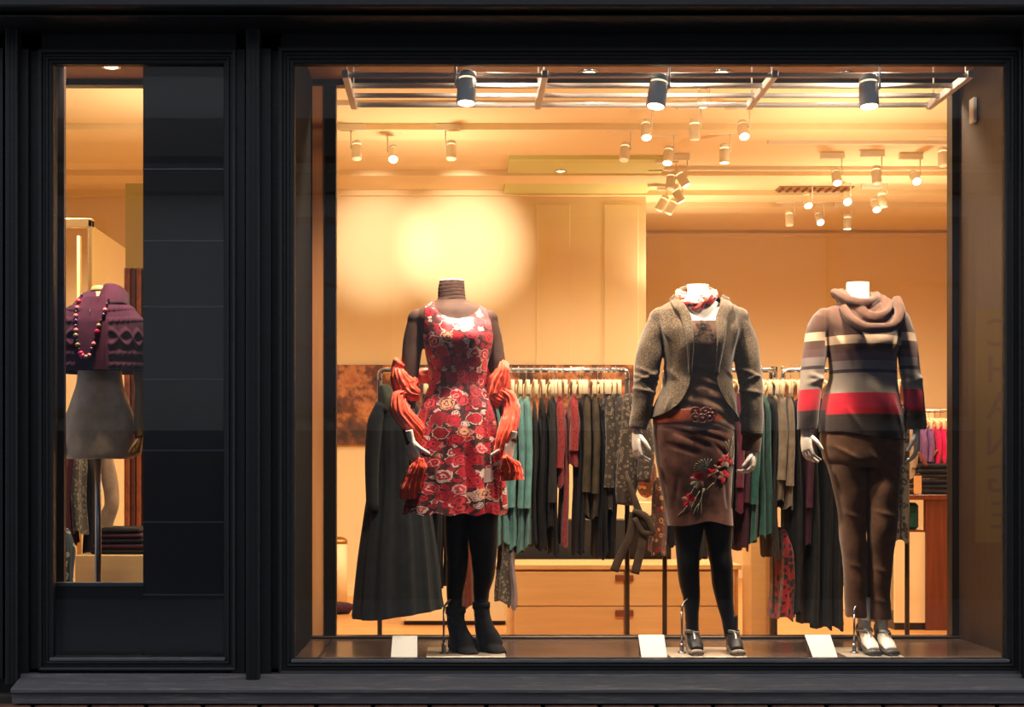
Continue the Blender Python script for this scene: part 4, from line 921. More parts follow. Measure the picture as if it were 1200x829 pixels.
_, zr1 = rail(445, 735, 434, Y1, 'long chrome clothes rail behind the red dress mannequin', (445, 735))
_, zr2 = rail(779, 908, 434, Y2, 'short chrome clothes rail behind the tweed jacket mannequin', (779, 908))
_, zr3 = rail(918, 1063, 434, Y2, 'chrome clothes rail behind the striped sweater mannequin', (1063,))
Y3 = 4.2
_, zr4 = rail(1066, 1150, 482, Y3, 'far chrome rail of pink and purple tops by the dark post', (1150,))
# hanger prototype
def hanger_proto(loc, label, group):
    t = thing('coat_hanger', label, 'hanger', loc, group); x, y, z = loc
    obj('hook', tube(NB(), [(x, y + .014, z + .002, .0018), (x, y + .012, z + .015, .0018), (x, y, z + .02, .0018), (x, y - .014, z + .012, .0018), (x, y - .012, z - .006, .0018), (x, y, z - .02, .0018), (x, y, z - .05, .0018)], 6, 3, (1, 0, 0)), M['chrome'], t)
    b = NB()
    for sd in (-1, 1): tube(b, [(x, y, z - .055, .0055, .007), (x, y + sd * .08, z - .063, .0055, .009), (x, y + sd * .15, z - .078, .0055, .010), (x, y + sd * .19, z - .098, .006, .012)], 8, 3, (0, 0, 1)); box(b, x - .0085, x + .0085, min(y + sd * .185, y + sd * .205), max(y + sd * .185, y + sd * .205), z - .135, z - .062, bev=.003)
    obj('shoulder_bar', b, M['hanger'], t); return t
H0 = None
def put_hanger(px, Y, zr, label, group):
    global H0
    x = X(px, Y - .19)
    if H0 is None: H0 = hanger_proto((x, Y, zr), label, group); return
    copy_tree(H0, (x, Y, zr), label, group)
ordn = ['leftmost', 'second', 'third', 'fourth', 'fifth', 'sixth', 'seventh', 'eighth', 'ninth', 'tenth', 'eleventh', 'twelfth']
def row(specs, Y, zr, where, group):
    cnt = {}
    for i, (cx_, w_, yt, yh, key, nm, sl) in enumerate(specs):
        tot = sum(1 for q in specs if q[5] == nm); k = cnt.get(nm, 0); cnt[nm] = k + 1
        lb = ('%s %s' % (nm, where)) if tot == 1 else ('%s of the %ss %s' % (ordn[k] if k < tot - 1 or tot < 3 and k == 0 else 'rightmost', nm, where))
        if tot > 1 and 0 < k < tot - 1: lb = '%s from left of the %ss %s' % (ordn[k], nm, where)
        garment(cx_, w_, yt, yh, key, Y, lb, group, i, sleeve=sl)
        put_hanger(cx_, Y, zr, 'pale hanger holding the ' + lb, 'hangers ' + where)
row([(498, 12, 463, 640, 'black', 'black garment', 1), (512, 12, 463, 690, 'black', 'black garment', 1), (527, 12, 463, 690, 'char', 'charcoal garment', 0), (547, 18, 464, 712, 'rust', 'rust brown long skirt', 0), (562, 14, 463, 690, 'black', 'black garment', 1), (574, 10, 463, 650, 'char', 'charcoal garment', 0),
     (584, 10, 464, 640, 'teal', 'teal cardigan', 1), (592, 12, 466, 636, 'teal', 'teal cardigan', 1), (601, 11, 465, 643, 'teal', 'teal cardigan', 1), (610, 10, 466, 648, 'teal', 'teal cardigan', 1), (619, 11, 466, 641, 'teal', 'teal cardigan', 1),
     (628, 9, 469, 640, 'char', 'charcoal garment', 0), (637, 11, 464, 645, 'black', 'black garment', 0), (647, 11, 466, 620, 'char', 'charcoal garment', 1), (651, 8, 470, 652, 'black', 'black garment', 0), (656, 13, 465, 570, 'red', 'brick red blouse', 1), (663, 9, 470, 640, 'red', 'brick red blouse', 0), (673, 14, 463, 545, 'red', 'brick red blouse', 1),
     (680, 9, 470, 650, 'black', 'black garment', 0), (684, 8, 470, 648, 'black', 'black garment', 0), (687, 12, 461, 606, 'olive', 'olive brown coat', 1), (697, 11, 461, 608, 'olive', 'olive brown coat', 1), (705, 9, 465, 655, 'black', 'black garment', 0), (711, 8, 472, 650, 'black', 'black garment', 0), (714, 15, 458, 600, 'jac', 'taupe embroidered jacket', 1), (720, 9, 472, 654, 'black', 'black garment', 0), (726, 15, 460, 585, 'jac', 'taupe embroidered jacket', 1)], Y1, zr1, 'on the long rail', 'garments on the long rail')
garment(593, 17, 600, 706, 'lace', Y1 - .05, 'grey lace skirt hem showing below the teal cardigans', 'garments on the long rail', 3, sleeve=False, hd=.12)
garment(601, 8, 640, 714, 'mauve', Y1 - .1, 'mauve silk skirt hem at the left side of the maple drawers', 'garments on the long rail', 5, sleeve=False, hd=.1)
row([(790, 12, 463, 640, 'black', 'black garment', 1), (806, 14, 463, 640, 'black', 'black garment', 1), (824, 14, 463, 655, 'char', 'charcoal garment', 0), (842, 14, 463, 640, 'black', 'black garment', 1), (855, 12, 463, 640, 'black', 'black garment', 1), (867, 11, 458, 600, 'burg', 'burgundy top', 1), (876, 9, 460, 645, 'plum', 'aubergine dress', 1),
     (885, 13, 462, 636, 'teal2', 'dark teal dress', 1), (894, 11, 460, 630, 'teal2', 'dark teal dress', 0), (902, 10, 462, 628, 'teal2', 'dark teal dress', 0)], Y2, zr2, 'on the short rail', 'garments on the short rail')
row([(911, 9, 462, 655, 'char', 'charcoal garment', 0), (917, 13, 462, 588, 'grey', 'taupe cardigan', 1), (927, 12, 464, 596, 'grey', 'taupe cardigan', 1), (926, 18, 620, 727, 'redfl', 'red and black print skirt', 0), (937, 12, 464, 720, 'black', 'black garment', 0), (948, 11, 466, 640, 'plum', 'aubergine dress', 1), (958, 12, 466, 735, 'navy', 'blue black dress', 0), (972, 14, 466, 738, 'navy', 'blue black dress', 0),
     (986, 14, 466, 738, 'black', 'black garment', 0), (1000, 12, 466, 690, 'black', 'black garment', 0), (1052, 15, 466, 632, 'leo', 'leopard print dress', 0), (1063, 14, 468, 636, 'leo', 'leopard print dress', 0)], Y2, zr3, 'on the middle rail', 'garments on the rail behind the sweater')
row([(1072, 9, 502, 560, 'beige', 'beige top', 1), (1083, 10, 500, 552, 'purple', 'purple top', 1), (1091, 9, 500, 552, 'purple', 'purple top', 1), (1099, 8, 500, 556, 'pink', 'hot pink top', 1), (1106, 8, 500, 556, 'pink', 'hot pink top', 1), (1113, 9, 500, 560, 'pink', 'hot pink top', 1), (1122, 9, 502, 560, 'pink', 'hot pink top', 1)], Y3, zr4, 'on the far rail', 'tops on the far rail')
# long embroidered coat with a tied belt
Yc = 1.38
t = thing('long_cardigan', 'long taupe embroidered cardigan with tied belt ends at the right end of the long rail', 'cardigan', (X(738, Yc), Yc, Z(560, Yc)))
b = NB(); ptube([(736, 462, 4, .05, 0), (737, 472, 11, .08, 0), (738, 500, 14, .09, 0), (736, 540, 16, .09, 0), (733, 570, 14, .08, 0), (731, 592, 10, .07, 0)], 32, 6, lambda u, a: 1 + .08 * math.sin(a * 7 + u * 4), Y=Yc, bm=b); obj('body_panel', b, FB['jac'], t)
obj('sleeve', ptube([(748, 470, 5, .03, -.05), (752, 490, 8, .03, -.07), (755, 530, 9, .03, -.08), (752, 565, 8, .03, -.08)], 16, 5, lambda u, a: 1 + .1 * math.sin(a * 5 + u * 9), Y=Yc), FB['jac'], t)
bl_ = NB()
for k in ([(732, 560, 3, .01, -.1), (742, 590, 4, .01, -.11), (752, 612, 4, .01, -.11), (760, 622, 3, .01, -.1)], [(740, 600, 5, .012, -.1), (736, 625, 5, .01, -.1), (722, 655, 5, .006, -.1), (717, 668, 5, .006, -.1)], [(745, 600, 5, .012, -.1), (750, 630, 5, .01, -.1), (745, 655, 5, .006, -.1), (741, 671, 5, .006, -.1)],
          [(738, 598, 3, .012, -.12), (752, 604, 4, .008, -.13), (762, 624, 3, .008, -.12), (752, 624, 3, .008, -.12), (740, 606, 3, .01, -.12)]): ptube(k, 12, 5, Y=Yc, bm=bl_)
obj('belt_tie', bl_, FB['beige'] if False else fabric('taupe_belt', (64, 52, 42)), t)
# wide black swing coat at the left end
t = thing('swing_coat', 'long black flared coat hanging at the left end of the long rail', 'coat', (X(462, 1.2), 1.2, Z(725, 1.2)))
R = px_rows([(458, 452, 468, .03, 0), (470, 446, 482, .05, 0), (482, 438, 494, .07, 0), (505, 433, 496, .085, 0), (560, 433, 499, .10, 0), (600, 428, 505, .12, 0), (660, 420, 513, .15, 0), (724, 414, 519, .18, 0)], 8, 1.2)
b = loft(R, 120, fn=lambda u, a, z: .010 * u * u * math.sin(a * 13) + .003 * u * math.sin(a * 29 + 1), caps=(True, False))
for v in b.verts:
    if v.co.z < Z(700, 1.2): v.co.z += (.10 * max(0, (v.co.x - X(440, 1.2)) / .4) * (Z(700, 1.2) - v.co.z) / .1) * .6
obj('body_panel', b, FB['navy'], t)
obj('sleeve', ptube([(447, 474, 6, .03, -.06), (440, 500, 9, .04, -.08), (437, 550, 8, .035, -.09), (438, 600, 7, .03, -.10)], 20, 5, Y=1.2), FB['navy'], t)
obj('hood', ptube([(447, 452, 3, .02, -.02), (451, 458, 8, .04, -.02), (454, 470, 10, .05, -.03), (450, 484, 6, .04, -.05)], 20, 5, lambda u, a: 1 + .08 * math.sin(a * 5), Y=1.2), fabric('dark_green_knit', (50, 54, 46)), t)
# picture panel on the back wall
m = mat('blurred_flower_print', (84, 48, 34), .6); tt = NT(m); v = tt.coord(); tt.base(tt.ramp(tt.noise(v, 6, 3, .6), [(.35, (50, 34, 32)), (.5, (110, 62, 40)), (.62, (190, 128, 80)), (.75, (150, 84, 50))])); M['art'] = m
for a, c, lb in ((340, 470, 'brown blurred flower picture low on the cream wall behind the black coat'), (486, 742, 'wide copper brown flower picture behind the long clothes rail')):
    t = thing('wall_picture', lb, 'picture', (X(a + 60, BW), BW, Z(522, BW))); obj('canvas', Box(X(a, BW), X(c, BW), BW - .03, BW - .005, Z(522, BW), Z(428, BW)), M['art'], t, False)
single('wall_picture', Box(X(775, BW2), X(1062, BW2), BW2 - .03, BW2 - .005, Z(520, BW2), Z(452, BW2)), M['art'], 'brown blurred flower picture on the far wall behind the short rail', 'picture', None, False)
# drawers
def chest(x0, x1, zt_, Y, dep, cols, rows_, label, m, pull=True, z0=FLOOR + .05, name='chest_of_drawers'):
    t = thing(name, label, 'drawers', ((x0 + x1) / 2, Y + dep / 2, FLOOR)); g = .006
    obj('carcass', Box(x0, x1, Y + .02, Y + dep, z0, zt_ - .03), m, t, False); obj('top', Box(x0 - .015, x1 + .015, Y - .01, Y + dep, zt_ - .03, zt_, bev=.003), m, t, False)
    obj('plinth', Box(x0 + .02, x1 - .02, Y + .05, Y + dep, FLOOR, z0), M['dark_metal'], t, False)
    W_ = (x1 - x0 - .05) / cols; Hh = (zt_ - .04 - z0) / rows_
    for c_ in range(cols):
        for r_ in range(rows_):
            a = x0 + .025 + c_ * W_; zz = z0 + r_ * Hh
            d = obj('drawer', Box(a + g / 2, a + W_ - g / 2, Y, Y + .03, zz + g / 2, zz + Hh - g / 2, bev=.002), m, t, False)
            if pull:
                hx = a + W_ if c_ % 2 == 0 and cols > 1 else a
                o = obj('drawer_pull', Box(hx - .055, hx + .055, Y - .016, Y + .01, zz + Hh - .06, zz + Hh - .022, bev=.003), M['handle'], t, False) if c_ % 2 == 0 else None
    return t
Yd = 2.86
chest(X(597, Yd), X(866, Yd), Z(662, Yd), Yd, .5, 2, 2, 'low maple chest of drawers with brown leather pulls under the long rail', M['maple'])
chest(X(470, 4.2), X(596, 4.2), Z(660, 4.2), 4.2, .5, 1, 1, 'low cream cabinet behind the black boots', M['cream_lac'], False, FLOOR + .03, 'low_cabinet')
single('display_plinth', Box(X(880, 2.6), X(904, 2.6), 2.6, 2.85, FLOOR, Z(600, 2.6), bev=.003), M['maple'], 'tall narrow maple plinth right of the maple drawers', 'plinth', None, False)
single('display_post', Box(X(904, 2.5), X(911, 2.5), 2.5, 2.55, FLOOR, Z(430, 2.5)), M['dark_metal'], 'dark upright post beside the narrow maple plinth', 'post', None, False)
# white box and printed cloths between rails
Ys = 3.5
single('low_bench', Box(X(604, Ys), X(736, Ys), Ys, Ys + .3, FLOOR, Z(610, Ys)), mat('black_bench', (24, 22, 24), .6), 'low black bench behind the maple chest of drawers', 'bench', None, False)
single('storage_box', Box(X(746, Ys), X(768, Ys), Ys, Ys + .25, Z(605, Ys), Z(589, Ys), bev=.004), M['cream_lac'], 'small cream box under the printed bag beside the jacket mannequin', 'box', None, False)
single('display_stand', Box(X(738, Ys), X(786, Ys), Ys - .02, Ys + .3, FLOOR, Z(605, Ys)), M['dark_metal'], 'dark display stand carrying the small cream box', 'stand', None, False)
t = thing('printed_bag', 'brown and red flower printed bag on the small cream box', 'bag', (X(757, Ys), Ys + .08, Z(589, Ys)))
obj('bag_body', bake(Box(X(744, Ys), X(774, Ys), Ys, Ys + .16, Z(589, Ys), Z(528, Ys)), sub=3), FB['floralb'], t); b = NB(); tube(b, [(X(751, Ys), Ys + .08, Z(535, Ys), .006), (X(753, Ys), Ys + .08, Z(522, Ys), .006), (X(764, Ys), Ys + .08, Z(522, Ys), .006), (X(767, Ys), Ys + .08, Z(535, Ys), .006)], 8, 5); obj('handle', b, M['handle'], t)
garment(774, 14, 560, 650, 'floralb', 1.45, 'patterned brown scarf hanging left of the embroidered skirt', None, 9, sleeve=False, hd=.08, cat='scarf', name='hanging_scarf')
# bin and purple cloth on the floor, far left
Yb = 5.6; t = thing('waste_bin', 'cream cylinder bin with a brass lid beside the left reveal', 'bin', (X(396, Yb), Yb, FLOOR))
obj('bin_body', cyl(NB(), (X(396, Yb), Yb, FLOOR), (X(396, Yb), Yb, Z(637, Yb)), .075, n=28), M['cream_lac'], t)
b = NB(); cyl(b, (X(396, Yb), Yb, Z(637, Yb)), (X(396, Yb), Yb, Z(633, Yb)), .078, n=28); ball(b, (X(396, Yb), Yb, Z(634, Yb)), .074, 24, (1, 1, .45)); obj('lid', b, mat('brass', (176, 130, 70), .3, .9), t)
b = NB(); ball(b, (X(399, 5.0), 5.0, FLOOR + .045), .10, 24, (1, .8, .45)); displace(b, lambda p, n: .02 * nz(p, 18)); single('folded_cloth', b, FB['plum'], 'crumpled plum cloth on the wooden floor beside the bin', 'cloth')
# right: red brown table with a stack of jeans, pale counter
Yt = 3.9
t = thing('display_table', 'red brown wooden display table at the right behind the striped sweater', 'table', (X(1100, Yt), Yt + .3, FLOOR))
zt_ = Z(580, Yt); x0, x1 = X(1050, Yt), X(1150, Yt)
obj('table_top', Box(x0, x1, Yt - .02, Yt + .9, zt_ - .035, zt_, bev=.003), M['redwood'], t, False)
obj('side_panel', Box(X(1085, Yt), x1, Yt, Yt + .05, FLOOR, zt_ - .035), M['redwood'], t, False)
obj('shelf', Box(x0, X(1085, Yt), Yt + .02, Yt + .88, Z(624, Yt), Z(622, Yt)), M['redwood'], t, False)
obj('back_panel', Box(x0, X(1085, Yt), Yt + .4, Yt + .43, Z(622, Yt), zt_ - .035), M['dark_metal'], t, False)
obj('lower_front', Box(x0, X(1085, Yt), Yt + .02, Yt + .05, FLOOR + .05, Z(624, Yt)), M['cream_lac'], t, False)
obj('plinth', Box(x0, x1, Yt + .03, Yt + .88, FLOOR, FLOOR + .05), M['dark_metal'], t, False)
b = Box(X(1066, Yt), X(1083, Yt), Yt + .1, Yt + .3, Z(622, Yt), Z(590, Yt), bev=.02); single('folded_cloth', b, FB['teal2'], 'dark green folded cloth on the shelf inside the red brown table', 'cloth', None, False)
rnd = random.Random(2)
for i in range(6):
    z0 = zt_ + i * .036; b = NB(); dx = rnd.uniform(-.01, .01); box(b, X(1078, Yt) + dx, X(1132, Yt) + dx, Yt + .03, Yt + .35, z0 + .001, z0 + .034, bev=.012); displace(b, lambda p, n: .004 * nz(p, 15, i))
    single('folded_jeans', b, FB['denim'], '%s pair of dark folded jeans in the stack on the red brown table' % ['bottom', 'second from bottom', 'third from bottom', 'third from top', 'second from top', 'topmost'][i], 'jeans', 'stacked jeans on the table', False)
t = thing('belt_display', 'brown leather belt coiled on top of the dark jeans', 'belt', (X(1103, Yt), Yt + .15, zt_ + .21)); b = NB(); tube(b, [(X(1096, Yt), Yt + .1, zt_ + .22, .012, .02), (X(1099, Yt), Yt + .1, zt_ + .27, .012, .022), (X(1104, Yt), Yt + .1, zt_ + .30, .012, .022), (X(1108, Yt), Yt + .1, zt_ + .26, .012, .022), (X(1110, Yt), Yt + .1, zt_ + .22, .012, .02)], 10, 5); obj('strap', b, M['handle'], t)
b = NB(); tube(b, [(X(1086, Yt), Yt, zt_ + .20, .01, .02), (X(1080, Yt), Yt, zt_ + .25, .01, .02), (X(1076, Yt), Yt, zt_ + .29, .01, .02)], 10, 4); obj('strap', b, M['handle'], t)
single('price_tag', Box(X(1071, Yt), X(1080, Yt), Yt, Yt + .004, zt_ + .005, zt_ + .13), M['card'] if False else mat('kraft_tag', (210, 158, 100), .7), 'orange brown card tag standing left of the jeans stack', 'tag', None, False)
single('shop_counter', Box(X(1000, 5.0), X(1064, 5.0), 5.0, 5.6, FLOOR, Z(640, 5.0), bev=.004), M['cream_lac'], 'pale counter behind the striped sweater mannequin legs', 'counter', None, False)
Yk = 6.8
b = Box(X(1062, Yk), X(1095, Yk), Yk, Yk + .2, Z(492, Yk), Z(481, Yk), bev=.01); single('storage_box', b, M['cream_lac'], 'pale tray on a high shelf above the far pink tops', 'box', None, False)
single('wall_shelf', Box(X(1050, Yk), X(1140, Yk), Yk - .02, Yk + .25, Z(493.5, Yk), Z(492, Yk)), M['cream_lac'], 'thin pale shelf above the far pink tops', 'shelf', None, False)

# ------------------------------------------------------------------ narrow left window: dress form in a cable cape
YB = .45; SB = s(YB)
t = thing('dress_form', 'taupe dress form on a thin pole wearing a plum cable knit cape', 'dress form', (X(116, YB), YB, .008))
FR = px_rows([(340, 106, 128, .04, .02), (352, 105, 129, .045, .02), (360, 96, 140, .07, .01), (372, 78, 157, .085, 0), (400, 84, 150, .10, 0), (436, 92, 142, .085, 0), (446, 91, 143, .085, 0), (470, 84, 150, .10, 0), (492, 77, 157, .11, 0), (515, 75, 159, .112, 0), (535, 77, 157, .108, 0), (538, 79, 155, .10, 0)], 8, YB)
obj('form_body', loft(FR, 64, pw=2.2), fabric('taupe_form_cloth', (222, 192, 164), .8, .1, 700, .2), t)
ncap = loft(px_rows([(335, 109, 125, .03, .02), (337, 107, 127, .038, .02), (341, 106, 128, .04, .02)], 3, YB), 40, .002); obj('neck_cap', ncap, fabric('gold_form_cap', (190, 156, 100), .4, .1), t)
b = NB(); xx = X(115, YB); cyl(b, (xx, YB, .02), (xx, YB, Z(537, YB)), .014, n=16); obj('pole', b, M['steel'], t); obj('base_plate', cyl(NB(), (xx, YB, .0), (xx, YB, .02), .15, n=32), M['steel'], t)
for sd, ks in ((-1, [(70, 400, 6, .026, 0), (70, 440, 7, .030, 0), (68, 448, 6.5, .028, 0), (69, 470, 7, .03, 0), (69, 500, 6, .026, -.02), (68, 514, 5, .02, -.03)]), (1, [(163, 400, 6, .026, 0), (163, 440, 7, .03, 0), (164, 448, 6.5, .028, 0), (164, 470, 7, .03, 0), (164, 500, 6, .026, -.02), (165, 514, 5, .02, -.03)])):
    a_ = obj('jointed_arm', join(ptube(ks, 18, 5, Y=YB), ball(NB(), P(ks[2][0], 444, YB), .026)), M['art_wood'], t)
    hd_ = hand(P(ks[-1][0] - sd * 1, 513, YB - .03), (-sd * .2, -1, 0), (-sd, .2, 0), (-sd * .1, -.1, -1), .8, (.7, 1.0, .6)); obj('wooden_hand', hd_, M['art_wood'], a_)
CRR = px_rows([(350, 97, 143, .085, .01), (358, 88, 150, .10, .01), (368, 74, 160, .115, .005), (382, 65, 169, .13, 0), (400, 63, 171, .14, 0), (420, 63, 172, .145, 0), (437, 63, 172, .146, 0)], 12, YB)
def cable(u, a, z):
    py = CY - (z - EYE) / SB; w_ = a * .22
    q_ = PI * .5 - abs(((a + PI * .5) % (2 * PI)) - PI); h = 0
    fr_ = a > PI; mid = abs(a - 1.5 * PI) < .30
    if mid: return .001
    for c0, fw in ((366, 3.0), (380, 3.0), (418, 3.2), (431, 3.2)):
        dv = (py - c0 + 5 * math.cos(a) ** 2 * (1 if c0 < 390 else .3)) / fw
        if abs(dv) < 1: h = max(h, (1 - dv * dv) ** .5 * (.003 + .004 * (.5 + .5 * math.sin(a * 46 + dv * 1.6))))
    dv = (py - 399); k = a * 9
    for sg in (0, PI): h = max(h, .009 * math.exp(-((dv - 8 * math.sin(k + sg)) / 3.0) ** 2))
    return h
cp = loft(CRR, 260, .004, fn=cable, caps=(False, False)); cpo = obj('cape', bake(cp, solid=.004), FB['cape'], t, label='plum cable knit cape with a wide zipped collar')
# collar flaps and zip
for pts in ([(108, 356, 116, 340), (98, 352, 108, 340), (88, 350, 97, 343), (84, 360, 88, 352), (92, 370, 92, 364), (103, 366, 104, 358)],):
    pass
def flap(L, name='collar_flap'):
    A = herm([(X(a, YB), YB + ya, Z(b_, YB)) for a, b_, ya, *_ in L], 6); B = herm([(X(c, YB), YB + yb, Z(d_, YB)) for _, _, _, c, d_, yb in L], 6); rws = []
    for i in range(len(A)): rws.append([Vector(A[i]) * (1 - u) + Vector(B[i]) * u + Vector((0, -.012 * math.sin(PI * u), 0)) for u in (0, .2, .4, .6, .8, 1)])
    return obj(name, bake(grid_mesh(NB(), rws, False), solid=.010, sub=1), FB['cape'], cpo)
flap([(113, 340, .0, 118, 366, -.10), (104, 341, .02, 104, 362, -.09), (94, 345, .03, 92, 366, -.08), (88, 352, .04, 86, 364, -.04), (92, 350, .09, 88, 362, .05)])
flap([(125, 334, -.04, 118, 366, -.10), (131, 333, .0, 132, 360, -.09), (140, 336, .03, 146, 358, -.06), (146, 344, .06, 151, 360, .0), (140, 342, .10, 146, 360, .08)])
flap([(92, 350, .09, 88, 362, .05), (106, 342, .11, 104, 358, .09), (126, 340, .11, 126, 358, .10), (140, 342, .10, 146, 360, .08)])
zp = NB(); tube(zp, [(X(114, YB), YB - .115, Z(364, YB), .003), (X(114, YB), YB - .142, Z(395, YB), .003), (X(113.5, YB), YB - .152, Z(436, YB), .003)], 6, 4); obj('zip', zp, M['dark_metal'], cpo)
# bead necklace
BD = [('#', 99, 348), ('r', 98, 356), ('p', 98, 364), ('#', 97.5, 369), ('p', 98, 374), ('v', 99, 380), ('v', 99, 386), ('p', 99.5, 391), ('g', 99.5, 397), ('#', 101, 403), ('g', 102, 408), ('#', 104, 413), ('m', 106, 418), ('m', 108, 421), ('g', 112, 422), ('p', 116, 420), ('v', 118, 413), ('p', 120.5, 407), ('#', 122, 400), ('m', 124, 393), ('g', 125.5, 386), ('#', 127.5, 380), ('v', 130, 373), ('p', 131, 367), ('#', 132, 360), ('#', 133, 354)]
BM = {'#': mat('black_bead', (40, 30, 40), .2), 'r': mat('red_bead', (190, 20, 50), .2), 'p': mat('pink_bead', (220, 120, 120), .2), 'v': mat('violet_bead', (74, 44, 84), .2), 'g': mat('olive_bead', (130, 112, 80), .25), 'm': mat('magenta_bead', (160, 20, 70), .2)}
nl = thing('bead_necklace', 'long necklace of red, pink and violet beads over the plum cape', 'necklace', (X(115, YB), YB - .16, Z(422, YB)))
def cy(px, py): return front(CRR, X(px, YB), Z(py, YB)) - .015
obj('cord', tube(NB(), [(X(a, YB), cy(a, c), Z(c, YB), .0012) for _, a, c in BD], 5, 2), BM['#'], nl)
for k_, a, c in BD: obj('bead', ball(NB(), (X(a, YB), cy(a, c), Z(c, YB)), {'#': .006, 'r': .012, 'p': .010, 'v': .009, 'g': .011, 'm': .013}[k_], 12), BM[k_], nl)
# clothes and fittings seen through the narrow window
garment(76, 12, 505, 640, 'burg', 1.3, 'burgundy garment behind the left wooden arm in the narrow window', 'garments in the narrow window', 1, hd=.1, sleeve=False)
garment(66, 12, 500, 690, 'black', 1.2, 'black garment at the left edge of the narrow window', 'garments in the narrow window', 2, hd=.1, sleeve=False)
garment(89, 13, 515, 625, 'lace', 1.3, 'dark lace garment behind the dress form, left of its pole', 'garments in the narrow window', 3, hd=.1, sleeve=False)
garment(102, 12, 515, 650, 'black', 1.4, 'black garment right behind the pole of the dress form', 'garments in the narrow window', 4, hd=.1, sleeve=False)
garment(71, 20, 620, 700, 'bluep', .75, 'blue and white leaf print cloth in the lower left of the narrow window', 'garments in the narrow window', 6, hd=.06, sleeve=False)
b = ptube([(124, 530, 6, .04, 0), (128, 560, 9, .05, 0), (131, 590, 8, .05, 0), (124, 612, 9, .05, 0), (120, 640, 8, .05, 0)], 20, 5, lambda u, a: 1 + .06 * math.sin(a * 5 + u * 8), Y=1.3); single('hanging_sweater', b, FB['beige'], 'beige knitted sleeve hanging right of the dress form pole', 'sweater')
single('wooden_crate', Box(X(88, 1.1), X(175, 1.1), 1.1, 1.5, FLOOR, Z(651, 1.1), bev=.004), M['maple'], 'pale wooden box behind the dress form pole', 'box', None, False)
for i in range(5):
    b = NB(); z0 = Z(651, 1.1) + i * .026; a_, c_ = (104 + i * 3, 172 - i * 2); box(b, X(a_, 1.15), X(c_, 1.15), 1.15, 1.42, z0 + .001, z0 + .025, bev=.010); displace(b, lambda p, n: .006 * nz(p, 14, i))
    single('folded_shirt', b, FB['plum'] if i % 2 else FB['black'], '%s of the dark folded tops on the pale box in the narrow window' % ['bottom one', 'second from bottom', 'middle one', 'second from top', 'top one'][i], 'clothing', 'folded tops on the pale box', False)
for i, (a_, c_, k_) in enumerate(((146, 153, 0), (153, 159, 1), (159, 166, 0), (166, 176, 1))):
    cm = [fabric('orange_brown_curtain', (150, 84, 48), .8), fabric('dark_brown_curtain', (92, 46, 30), .8)][k_]
    Yq = 2.2 + .02 * i; b = ptube([((a_ + c_) / 2, 315, (c_ - a_) / 2, .03, 0), ((a_ + c_) / 2, 450, (c_ - a_) / 2 * .96, .03, 0), ((a_ + c_) / 2, 550 - (FLOOR - EYE) / s(Yq), (c_ - a_) / 2, .03, 0)], 24, 5, lambda u, a: 1 + .1 * math.sin(a * 6), Y=Yq)
    single('curtain', b, cm, '%s brown curtain panel right of the dress form' % ['leftmost', 'second', 'third', 'rightmost'][i], 'curtain', 'brown curtain panels')
Yf = 3.2; t = thing('shelf_frame', 'white framed shelving unit behind the left side of the dress form', 'shelf', (X(90, Yf), Yf, FLOOR))
for nm, bx_ in (('upright', (X(103, Yf), X(108, Yf), Yf, Yf + .05, FLOOR, Z(258, Yf))), ('upright', (X(60, Yf), X(64, Yf), Yf + .6, Yf + .65, FLOOR, Z(258, Yf))), ('top_bar', (X(20, Yf), X(108, Yf), Yf, Yf + .05, Z(266, Yf), Z(256, Yf))), ('side_panel', (X(100, Yf), X(104, Yf), Yf + .05, Yf + 1.4, FLOOR, Z(262, Yf))), ('shelf', (X(20, Yf), X(104, Yf), Yf + .02, Yf + 1, Z(424, Yf), Z(418, Yf)))): obj(nm, Box(*bx_, bev=.003), M['cream_lac'], t, False)
struct('wall_nib', Box(X(147, 3.0), X(200, 3.0), 3.0, 3.1, FLOOR, Z(215, 3.0)), M['green_panel'])

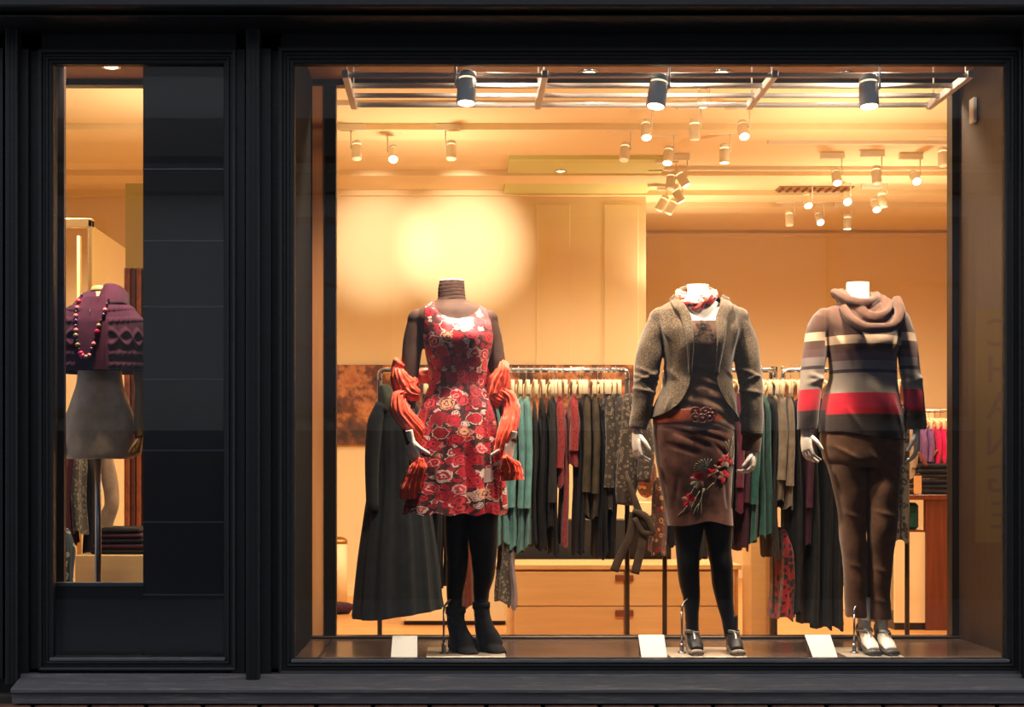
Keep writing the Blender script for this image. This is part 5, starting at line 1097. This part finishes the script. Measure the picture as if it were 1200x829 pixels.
# ------------------------------------------------------------------ the street the window reflects
SY = -9.5; ST = -.62
m = mat('cobbles', (70, 70, 74), .6); tt = NT(m); v = tt.coord(); br = tt.n('ShaderNodeTexBrick'); br.inputs['Scale'].default_value = 4; tt.l(v, br.inputs['Vector']); br.inputs['Color1'].default_value = lin((110, 112, 118)); br.inputs['Color2'].default_value = lin((140, 140, 144)); br.inputs['Mortar'].default_value = lin((22, 22, 24)); tt.base(br.outputs[0]); tt.bump(br.outputs['Fac'], -.6, .02)
struct('floor_street', Box(-14, 14, SY, -.1, ST - .1, ST), m)
FC = mat('grey_render', (176, 176, 174), .85); FD = mat('dark_plinth_stone', (70, 70, 74), .8); FW = mat('facade_pane', (90, 110, 140), .3); FE = mat('facade_cornice', (92, 90, 88), .8)
b = NB(); box(b, -14, 14, SY - .5, SY, ST, 6.2); fo = thing('opposite_building', 'grey rendered building across the street, seen only as a reflection', 'building', (0, SY, ST))
obj('wall', b, FC, fo, False); obj('plinth', Box(-14, 14, SY, SY + .08, ST, 1.2), FD, fo, False)
obj('cornice', Box(-14, 14, SY, SY + .35, 4.1, 4.5), FE, fo, False); obj('cornice', Box(-14, 14, SY, SY + .22, 3.75, 3.95), FE, fo, False)
for i in range(8):
    xx = -11.5 + i * 3.1; wf = obj('window_surround', Box(xx, xx + 1.5, SY, SY + .1, 1.35, 3.5), FE, fo, False)
    for a_ in range(2):
        for c_ in range(3): obj('pane', Box(xx + .1 + a_ * .67, xx + .73 + a_ * .67, SY + .09, SY + .115, 1.45 + c_ * .67, 2.07 + c_ * .67), FW, wf, False)
sg = thing('exchange_sign', 'tall yellow sign with CHANGE in dark letters across the street, seen as a reflection', 'sign', (5.9, SY + .2, -.1))
obj('board', Box(5.55, 6.05, SY + .15, SY + .2, .0, 2.5), mat('yellow_sign', (196, 170, 40), .5), sg, False)
for i, ch in enumerate('CHANGE'):
    cu = bpy.data.curves.new('letter', 'FONT'); cu.body = ch; cu.size = .42; cu.extrude = .01; cu.align_x = 'CENTER'
    to = bpy.data.objects.new('tmp', cu); C.objects.link(to); dg = bpy.context.evaluated_depsgraph_get(); me = bpy.data.meshes.new_from_object(to.evaluated_get(dg)); bpy.data.objects.remove(to)
    me.transform(Matrix.Translation((5.8, SY + .215, 2.1 - i * .39)) @ Matrix.Rotation(PI, 4, 'Z') @ Matrix.Rotation(PI / 2, 4, 'X')); me.materials.clear()
    o = link('letter', me, BM['v'], sg); o.matrix_parent_inverse = Matrix.Identity(4); o.location = -Vector(sg.location)
